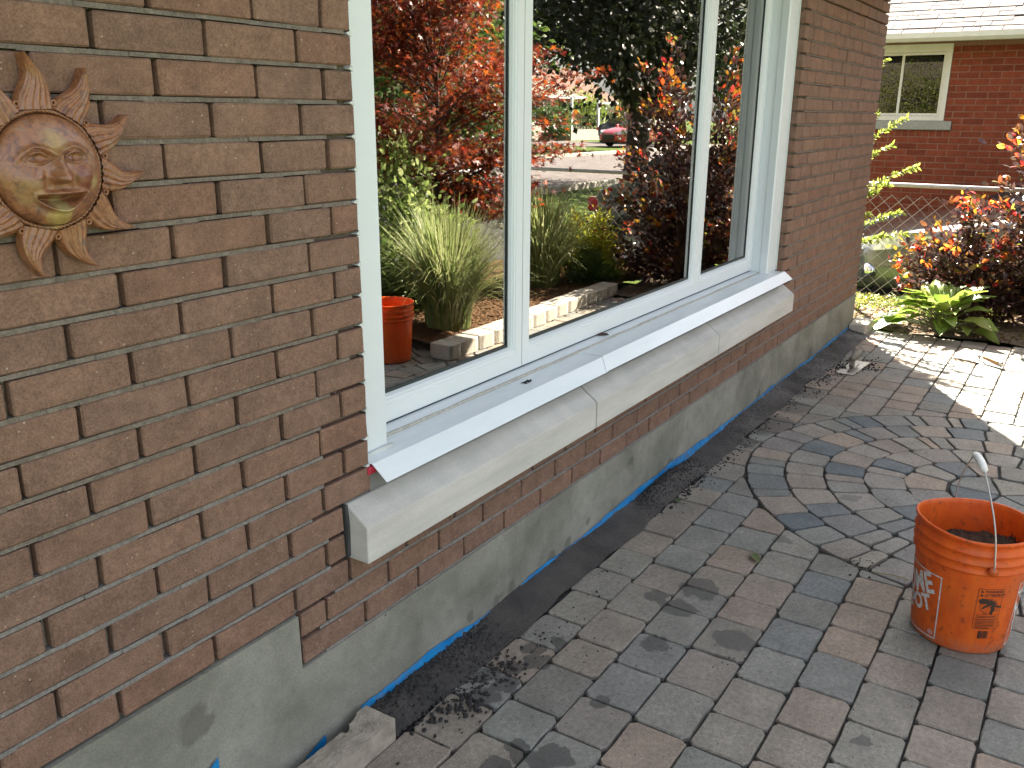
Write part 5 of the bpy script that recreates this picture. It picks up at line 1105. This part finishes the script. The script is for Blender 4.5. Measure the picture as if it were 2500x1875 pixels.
for i, (a, b, z0, z1) in enumerate(nbr):
    loc = Vector((NX + .045 + rnd.uniform(-.002, .002), (a + b) / 2, (z0 + z1) / 2)); dy, dz = b - a - .009, z1 - z0 - .009
    if i < 300 and score((NX, loc.y, loc.z), m=20) > 0:
        o = bpy.data.objects.new('brick', brick_mesh(.09, round(dy, 3), round(dz, 3), MAT['nbrick'], e=.0025, nvar=2)); o.location = loc; link(o, nw)
    else: v, f = chbox(.045, dy / 2, dz / 2, .0025); rest.add([(x + loc.x, y + loc.y, z + loc.z) for x, y, z in v], f)
tag(rest.out('brickwork', MAT['nbrick_rest'], nw), kind='stuff')
np_(MB().box(NX - .035, NX + .12, .175, 1.65, 1.352, 1.452, .006).out('window_sill', MAT['nsill']))
k = MB(); y0, y1, z0, z1 = .264, 1.558, 1.455, 2.284
k.box(NX - .01, NX + .08, y0, y0 + .055, z0, z1); k.box(NX - .01, NX + .08, y1 - .055, y1, z0, z1); k.box(NX - .0095, NX + .08, y0 + .055, y1 - .055, z1 - .085, z1); k.box(NX - .0095, NX + .08, y0 + .055, y1 - .055, z0, z0 + .05)
nwin = np_(k.out('window', MAT['ntrim']))
for (a, b, xx) in ((.321, .79, .015), (.76, 1.5, .03)):
    k = MB(); k.box(NX + xx, NX + xx + .02, a, a + .028, z0 + .052, z1 - .087); k.box(NX + xx, NX + xx + .02, b - .028, b, z0 + .052, z1 - .087); k.box(NX + xx + .0005, NX + xx + .02, a + .028, b - .028, z0 + .052, z0 + .08); k.box(NX + xx + .0005, NX + xx + .02, a + .028, b - .028, z1 - .115, z1 - .087); k.out('sash', MAT['ntrim'], nwin)
    mobj('pane', [(NX + xx + .012, a + .02, z0 + .07), (NX + xx + .012, b - .02, z0 + .07), (NX + xx + .012, b - .02, z1 - .1), (NX + xx + .012, a + .02, z1 - .1)], [(0, 3, 2, 1)], MAT['dark_glass'], nwin)
k = MB(); k.box(NX + .2, NX + .9, .3, 1.5, 1.40, 2.28); np_(k.out('room', MAT['dark_void']))
RX, RZ, SL = NX - .40, 2.365, math.tan(R(24))
k = MB(); k.prism([(RX, RZ - .04), (NX + 3.6, RZ - .04 + SL * (NX + 3.6 - RX)), (NX + 7.7, RZ - .04), (NX + 7.7, RZ - .02), (NX + 3.6, RZ - .01 + SL * (NX + 3.6 - RX)), (RX, RZ - .012)], -2.2, 9.4, 'y'); nroof = np_(k.out('roof', MAT['roof_brown']))
np_(MB().prism([(NX + .01, 2.323), (NX + 3.6, RZ - .06 + SL * (NX + 3.5 - RX)), (NX + 7.2, 2.323)], -1.88, -1.7, 'y').out('gable', MAT['nbrick_rest']))
np_(MB().box(RX + .02, NX + 7.5, -2.1, 9.3, 2.312, 2.322).out('soffit', MAT['ntrim']))
np_(MB().prism([(RX - .12, RZ + .0), (RX - .115, RZ - .05), (RX - .08, RZ - .085), (RX + .012, RZ - .085), (RX + .012, RZ + .0), (RX + .004, RZ - .004), (RX - .1, RZ - .03), (RX - .108, RZ - .004)], -2.2, 9.4, 'y').out('gutter', MAT['ntrim']))
ex = .145; ca, sa = math.cos(R(24)), math.sin(R(24)); shc = {}
for rI in range(0, 15):
    y = -2.18 + (rI * .137) % .3
    while y < 1.6:
        wd = rnd.choice([.165, .22, .28, .33]); th = rnd.choice([.006, .008]); key = (wd, th)
        if key not in shc:
            v, f = chbox(.145, wd / 2 - .003, th / 2, .002); me = mesh('shingle', v, f, MAT['shingle']); fixn(me); shc[key] = me
        s = ex * rI + .14; c = Vector((RX + s * ca, y + wd / 2, RZ - .010 + s * sa + .010 + (.002 if rI % 2 else 0)))
        if score(c, m=10) > 0:
            o = bpy.data.objects.new('shingle', shc[key]); o.location = c + Vector((0, 0, th * .5)); o.rotation_euler = (0, -R(24) + .045, 0); link(o, nroof)
        y += wd

# ================================================================== CARS
def car(loc, rz, paint, label, name='parked_car'):
    """nose towards +x in its own frame, wheels on z=0"""
    c = empty(name, loc, label, 'car', 'parked cars', rz)
    st = [  # x, bottom z, belt z, top z (hood/roof), half width bottom/belt, half width top
        (2.20, .28, .52, .60, .60, .45), (2.10, .22, .60, .70, .74, .62), (1.90, .20, .68, .80, .82, .70), (1.45, .20, .76, .90, .87, .74), (1.00, .20, .84, .97, .89, .76), (.85, .20, .86, 1.00, .89, .76), (.10, .20, .90, 1.40, .89, .60), (-.5, .20, .91, 1.46, .89, .59), (-1.2, .20, .92, 1.42, .89, .58), (-1.75, .20, .93, 1.08, .88, .68), (-2.05, .24, .90, 1.00, .84, .70), (-2.2, .30, .80, .90, .76, .62)]
    v = []; f = []; n = 12
    for (x, b, bl_, t, wb, wt) in st:
        mid = (b + bl_) / 2; half = [(wb * .82, b), (wb * .98, b + .06), (wb, mid), (wb * .985, bl_), ((wb * .93 + wt) / 2 if t - bl_ > .25 else wb * .95, bl_ + (t - bl_) * .45), (wt, t - .02)]
        ring = [(x, -w_, z) for w_, z in half] + [(x, w_, z) for w_, z in half[::-1]]
        v += ring
    for i in range(len(st) - 1):
        for k_ in range(n - 1): f.append((i * n + k_, i * n + k_ + 1, (i + 1) * n + k_ + 1, (i + 1) * n + k_))
        f.append((i * n + n - 1, i * n, (i + 1) * n, (i + 1) * n + n - 1))
    f += [tuple(range(n)), tuple((len(st) - 1) * n + q for q in range(n - 1, -1, -1))]
    body = MB().add(v, f).out('body', MAT[paint], c, smooth=True)
    s = body.modifiers.new('s', 'SUBSURF'); s.levels = 2; s.render_levels = 2
    for sx in (1.32, -1.38):
        for sy in (-1, 1):
            k = MB(); k.lathe([(.20, -.10), (.29, -.10), (.315, -.08), (.32, 0), (.315, .08), (.29, .10), (.20, .10)], 28); k.v = [(x, z, y) for x, y, z in k.v]; wl = k.out('wheel', MAT['rubber'], c, smooth=True); wl.location = (sx, sy * .80, .32)
            k = MB(); k.lathe([(.0, .09), (.05, .098), (.19, .075), (.205, .10), (.21, .06)], 28); k.v = [(x, z * sy, y) for x, y, z in k.v]; k.out('rim', MAT['rim'], wl, smooth=True)
            k = MB(); k.lathe([(.335, -.045), (.375, -.04), (.375, .04), (.335, .045)], 28); k.v = [(x + sx, sy * .875 + z, max(y + .33, .2)) for x, y, z in k.v]; k.out('wheel_arch', MAT['black_plastic'], c, smooth=True)
    for sy in (-1, 1):   # lamps wrap the corner
        k = MB(); pts = [(2.17, .40, .60, .68), (2.12, .58, .59, .71), (2.02, .72, .60, .75), (1.84, .815, .64, .795), (1.62, .862, .72, .81)]
        vv = []
        for x, y, za, zb in pts: vv += [(x + .035, sy * (y + .03), za), (x + .02, sy * (y + .022), zb)]
        ff = [(2 * i, 2 * i + 1, 2 * i + 3, 2 * i + 2) for i in range(4)]; vv2 = [(x - .08, y * .95, z) for x, y, z in vv]; m_ = len(vv)
        k.add(vv + vv2, ff + [tuple(q + m_ for q in r_[::-1]) for r_ in ff] + [(2 * i, 2 * i + 2, 2 * i + 2 + m_, 2 * i + m_) for i in range(4)] + [(2 * i + 1, 2 * i + 1 + m_, 2 * i + 3 + m_, 2 * i + 3) for i in range(4)]); k.out('headlight', MAT['headlamp'], c, smooth=False)
        k = MB(); k.tube([(2.02, sy * .70, .40), (2.12, sy * .72, .40)], [.075, .07], 18); k.out('fog_lamp', MAT['chrome'], c, smooth=True)
        k = MB(); k.box(-2.23, -2.0, min(sy * .55, sy * .82), max(sy * .55, sy * .82), .66, .84, .03); k.out('tail_light', MAT['paint_red'], c)
        k = MB(); k.box(.55, .75, min(sy * .90, sy * 1.06), max(sy * .90, sy * 1.06), .92, 1.05, .035); k.out('mirror', MAT[paint], c)
        for (a, b) in ((.62, -.10), (-.16, -1.25)):   # side windows
            o_ = .012; k = MB(); zb = .955; za = lambda x: 1.36 if x < .25 else 1.36 - (x - .25) * 1.0
            wy = lambda z: .905 - (z - .93) * .56
            q = [(a, wy(zb), zb), (b, wy(zb), zb), (b, wy(za(b) - .02), za(b) - .02), (min(a, .30), wy(za(min(a, .30)) - .02), za(min(a, .30)) - .02)]
            k.add([(x, sy * (y + .012), z) for x, y, z in q] + [(x, sy * (y - .03), z) for x, y, z in q], [(0, 1, 2, 3), (7, 6, 5, 4), (0, 4, 5, 1), (1, 5, 6, 2), (2, 6, 7, 3), (3, 7, 4, 0)]); k.out('side_window', MAT['black_plastic'], c)
    for q in ([(.88, .66, 1.01), (.88, -.66, 1.01), (.22, -.53, 1.385), (.22, .53, 1.385)], [(-1.72, .58, 1.09), (-1.72, -.58, 1.09), (-1.28, -.5, 1.405), (-1.28, .5, 1.405)]):
        d = .012 if q[0][0] > 0 else -.012; k = MB(); k.add([(x + d, y, z + .014) for x, y, z in q] + [(x - d, y, z - .03) for x, y, z in q], [(0, 1, 2, 3), (7, 6, 5, 4), (0, 4, 5, 1), (1, 5, 6, 2), (2, 6, 7, 3), (3, 7, 4, 0)]); k.out('windscreen', MAT['black_plastic'], c)
    MB().box(2.10, 2.225, -.42, .42, .34, .56, .02).out('grille', MAT['black_plastic'], c)
    for z in (.60, .585): MB().box(2.15, 2.21, -.36, .36, z, z + .006, .001).out('trim_bar', MAT['chrome'], c)
    MB().box(2.0, 2.21, -.66, .66, .21, .30, .02).out('bumper', MAT['black_plastic'], c)
    return c
car((10.38, -1.42, -.338), R(105), 'paint_grey', 'dark grey car parked behind the wire fence, its headlight beside the house corner')
car((42.5, -18.2, -.055), R(200), 'paint_red', 'bright red car parked across the road, reflected in the window')
car((46.6, -20.4, -.055), R(105), 'paint_navy', 'dark navy car parked behind the red car, reflected in the window')

# ================================================================== ACROSS THE ROAD (seen in the glass)
def tree(base, label, H, th, crown, leafmat, n, ls, trunk_r, tpl=T_QUAD, group='street trees', clumps=90, bark='bark', cat='tree'):
    root = plant('tree', base, label, cat, group); k = MB(); cz = (th + H) / 2; rx, ry, rz_ = crown
    k.tube([(0, 0, -.1), (.03, 0, th * .3), (-.03, .04, th * .7), (0, 0, th), (.05, 0, cz + rz_ * .4)], [trunk_r * 1.25, trunk_r, trunk_r * .88, trunk_r * .75, trunk_r * .2], 10, cap=False); P = []; A = []
    for i in range(clumps):
        a = rnd.uniform(0, 6.283); u = rnd.uniform(-1, 1); r = rnd.random() ** .38; s = math.sqrt(1 - u * u); c = Vector((rx * r * s * math.cos(a), ry * r * s * math.sin(a), cz + rz_ * r * u))
        if i % 3 == 0: k.tube([(0, 0, th * rnd.uniform(.7, 1.0)), (c.x * .4, c.y * .4, (th + c.z) / 2), tuple(c)], [trunk_r * .35, trunk_r * .2, .02], 6, cap=False)
        cr = rx * rnd.uniform(.14, .26)
        for _ in range(n // clumps):
            d = Vector((rnd.gauss(0, 1), rnd.gauss(0, 1), rnd.gauss(0, .7))); P.append(c + d * cr * .6); A.append(d + Vector((0, 0, -.4)))
    k.out('trunk', MAT[bark], root, smooth=True, fix=False); leaves('crown', P, A, [rnd.uniform(*ls) for _ in P], tpl, MAT[leafmat], root, .6); return root
tree((18.1, -6.85, -.07), 'big dark-leaved tree with thick trunk by the road, reflected in the middle pane', 7.2, 2.0, (4.8, 4.2, 2.7), 'leaf_dark', 30000, (.09, .17), .27, clumps=230)
tree((10.6, -7.4, -.07), 'light green young tree reflected at the left edge of the window', 4.6, 1.0, (1.6, 1.5, 1.8), 'leaf_lime', 9000, (.07, .13), .08)
tree((9.3, -5.6, -.07), 'bushy green tree reflected behind the japanese maple', 3.4, .5, (1.5, 1.1, 1.5), 'leaf_green', 8000, (.06, .12), .07)
tree((37.3, -12.0 - 4, -.07), 'straw-coloured feathery conifer reflected in the right pane', 5.2, .4, (1.3, 1.3, 2.5), 'leaf_straw', 7000, (.10, .22), .12, T_NARROW)
far = [((34, -33, 9.5), 'tall green tree behind the far house at its left end', 'leaf_green'), ((46, -37, 10.5), 'tall green tree rising over the far house ridge', 'leaf_dark'), ((58, -36, 10), 'tall dark tree behind the far garage', 'leaf_green'), ((70, -30, 9), 'green tree far along the opposite side of the road', 'leaf_green'), ((80, -22, 9), 'green tree where the reflected road fades out', 'leaf_dark'), ((24, -30, 9), 'pale green tree far left across the road', 'leaf_lime'), ((15, -27, 8.5), 'green tree across the road beyond the pale tree', 'leaf_green'), ((92, -12, 10), 'farthest dark tree at the end of the reflected street', 'leaf_dark'), ((62, -19, 7.5), 'round green tree beside the parked cars across the road', 'leaf_green')]
for (x, y, h), lab, lm in far: tree((x, y, -.07), lab, h, 2.0, (h * .42, h * .42, h * .40), lm, 4200, (.28, .52), .28, group='background trees', clumps=60)
fh = empty('far_house', (51, -30, -.07), 'low house with brown and green roofs and a white door across the road', 'house')
def fp(o): o.parent = fh; o.matrix_parent_inverse = Matrix.Translation((-51, 30, .07)); return o
k = MB(); k.box(44, 52, -34, -27.6, -.2, 2.5); k.box(52, 62, -36, -30.2, -.2, 2.3); fp(k.out('wall', MAT['house_siding']))
k = MB(); k.prism([(-26.9, 2.45), (-30.8, 3.9), (-34.7, 2.45)], 43.2, 52.6); fp(k.out('roof', MAT['roof_green']))
k = MB(); k.prism([(-29.4, 2.25), (-33.2, 4.6), (-37, 2.25)], 50.5, 62.8); fp(k.out('roof', MAT['roof_brown']))
fp(MB().box(43.1, 52.7, -26.95, -26.82, 2.38, 2.52).out('fascia', MAT['door_white']))
fp(MB().box(52.7, 62.8, -29.45, -29.3, 2.16, 2.3).out('fascia', MAT['door_white']))
for x in (45.2, 46.4, 47.6):
    f_ = fp(MB().box(x, x + 1.0, -27.66, -27.55, .9, 2.2).out('window', MAT['door_white'])); MB().box(x + .1, x + .9, -27.56, -27.53, 1.0, 2.1).out('pane', MAT['black_plastic'], f_)
f_ = fp(MB().box(50.2, 51.3, -27.66, -27.55, .5, 2.3).out('porch_door', MAT['roof_brown'])); MB().box(50.45, 51.05, -27.56, -27.53, 1.3, 2.1).out('pane', MAT['black_plastic'], f_)
f_ = fp(MB().box(55.0, 56.6, -30.25, -30.1, -.05, 2.0).out('door', MAT['door_white'])); MB().box(55.5, 56.1, -30.11, -30.08, 1.45, 1.75).out('pane', MAT['black_plastic'], f_)
fp(MB().box(48.6, 52.4, -27.5, -25.6, -.1, .55).out('porch', MAT['house_siding']))
for x in (48.8, 52.2): fp(MB().box(x - .07, x + .07, -25.8, -25.66, .55, 2.45).out('porch_post', MAT['door_white']))
k = MB(); k.box(48.8, 52.2, -25.75, -25.70, 1.35, 1.41)
for i in range(16): k.box(48.9 + i * .21, 48.93 + i * .21, -25.74, -25.71, .55, 1.35)
fp(k.out('porch_railing', MAT['black_plastic']))
for (x, y, lab, lm, s) in ((47.2, -26.0, 'rounded green bush under the far house windows', 'leaf_green', 1.0), (53.9, -27.5, 'tall bright green bush at the far porch corner', 'leaf_lime', 1.5), (60.0, -27.0, 'rounded green hedge bush beside the far garage door', 'leaf_green', 1.3)):
    tree((x, y, -.07), lab, 2.2 * s, .1, (1.3 * s, 1.0 * s, 1.0 * s), lm, 2600, (.10, .2), .05, group='bushes by the far house', clumps=40, cat='bush')
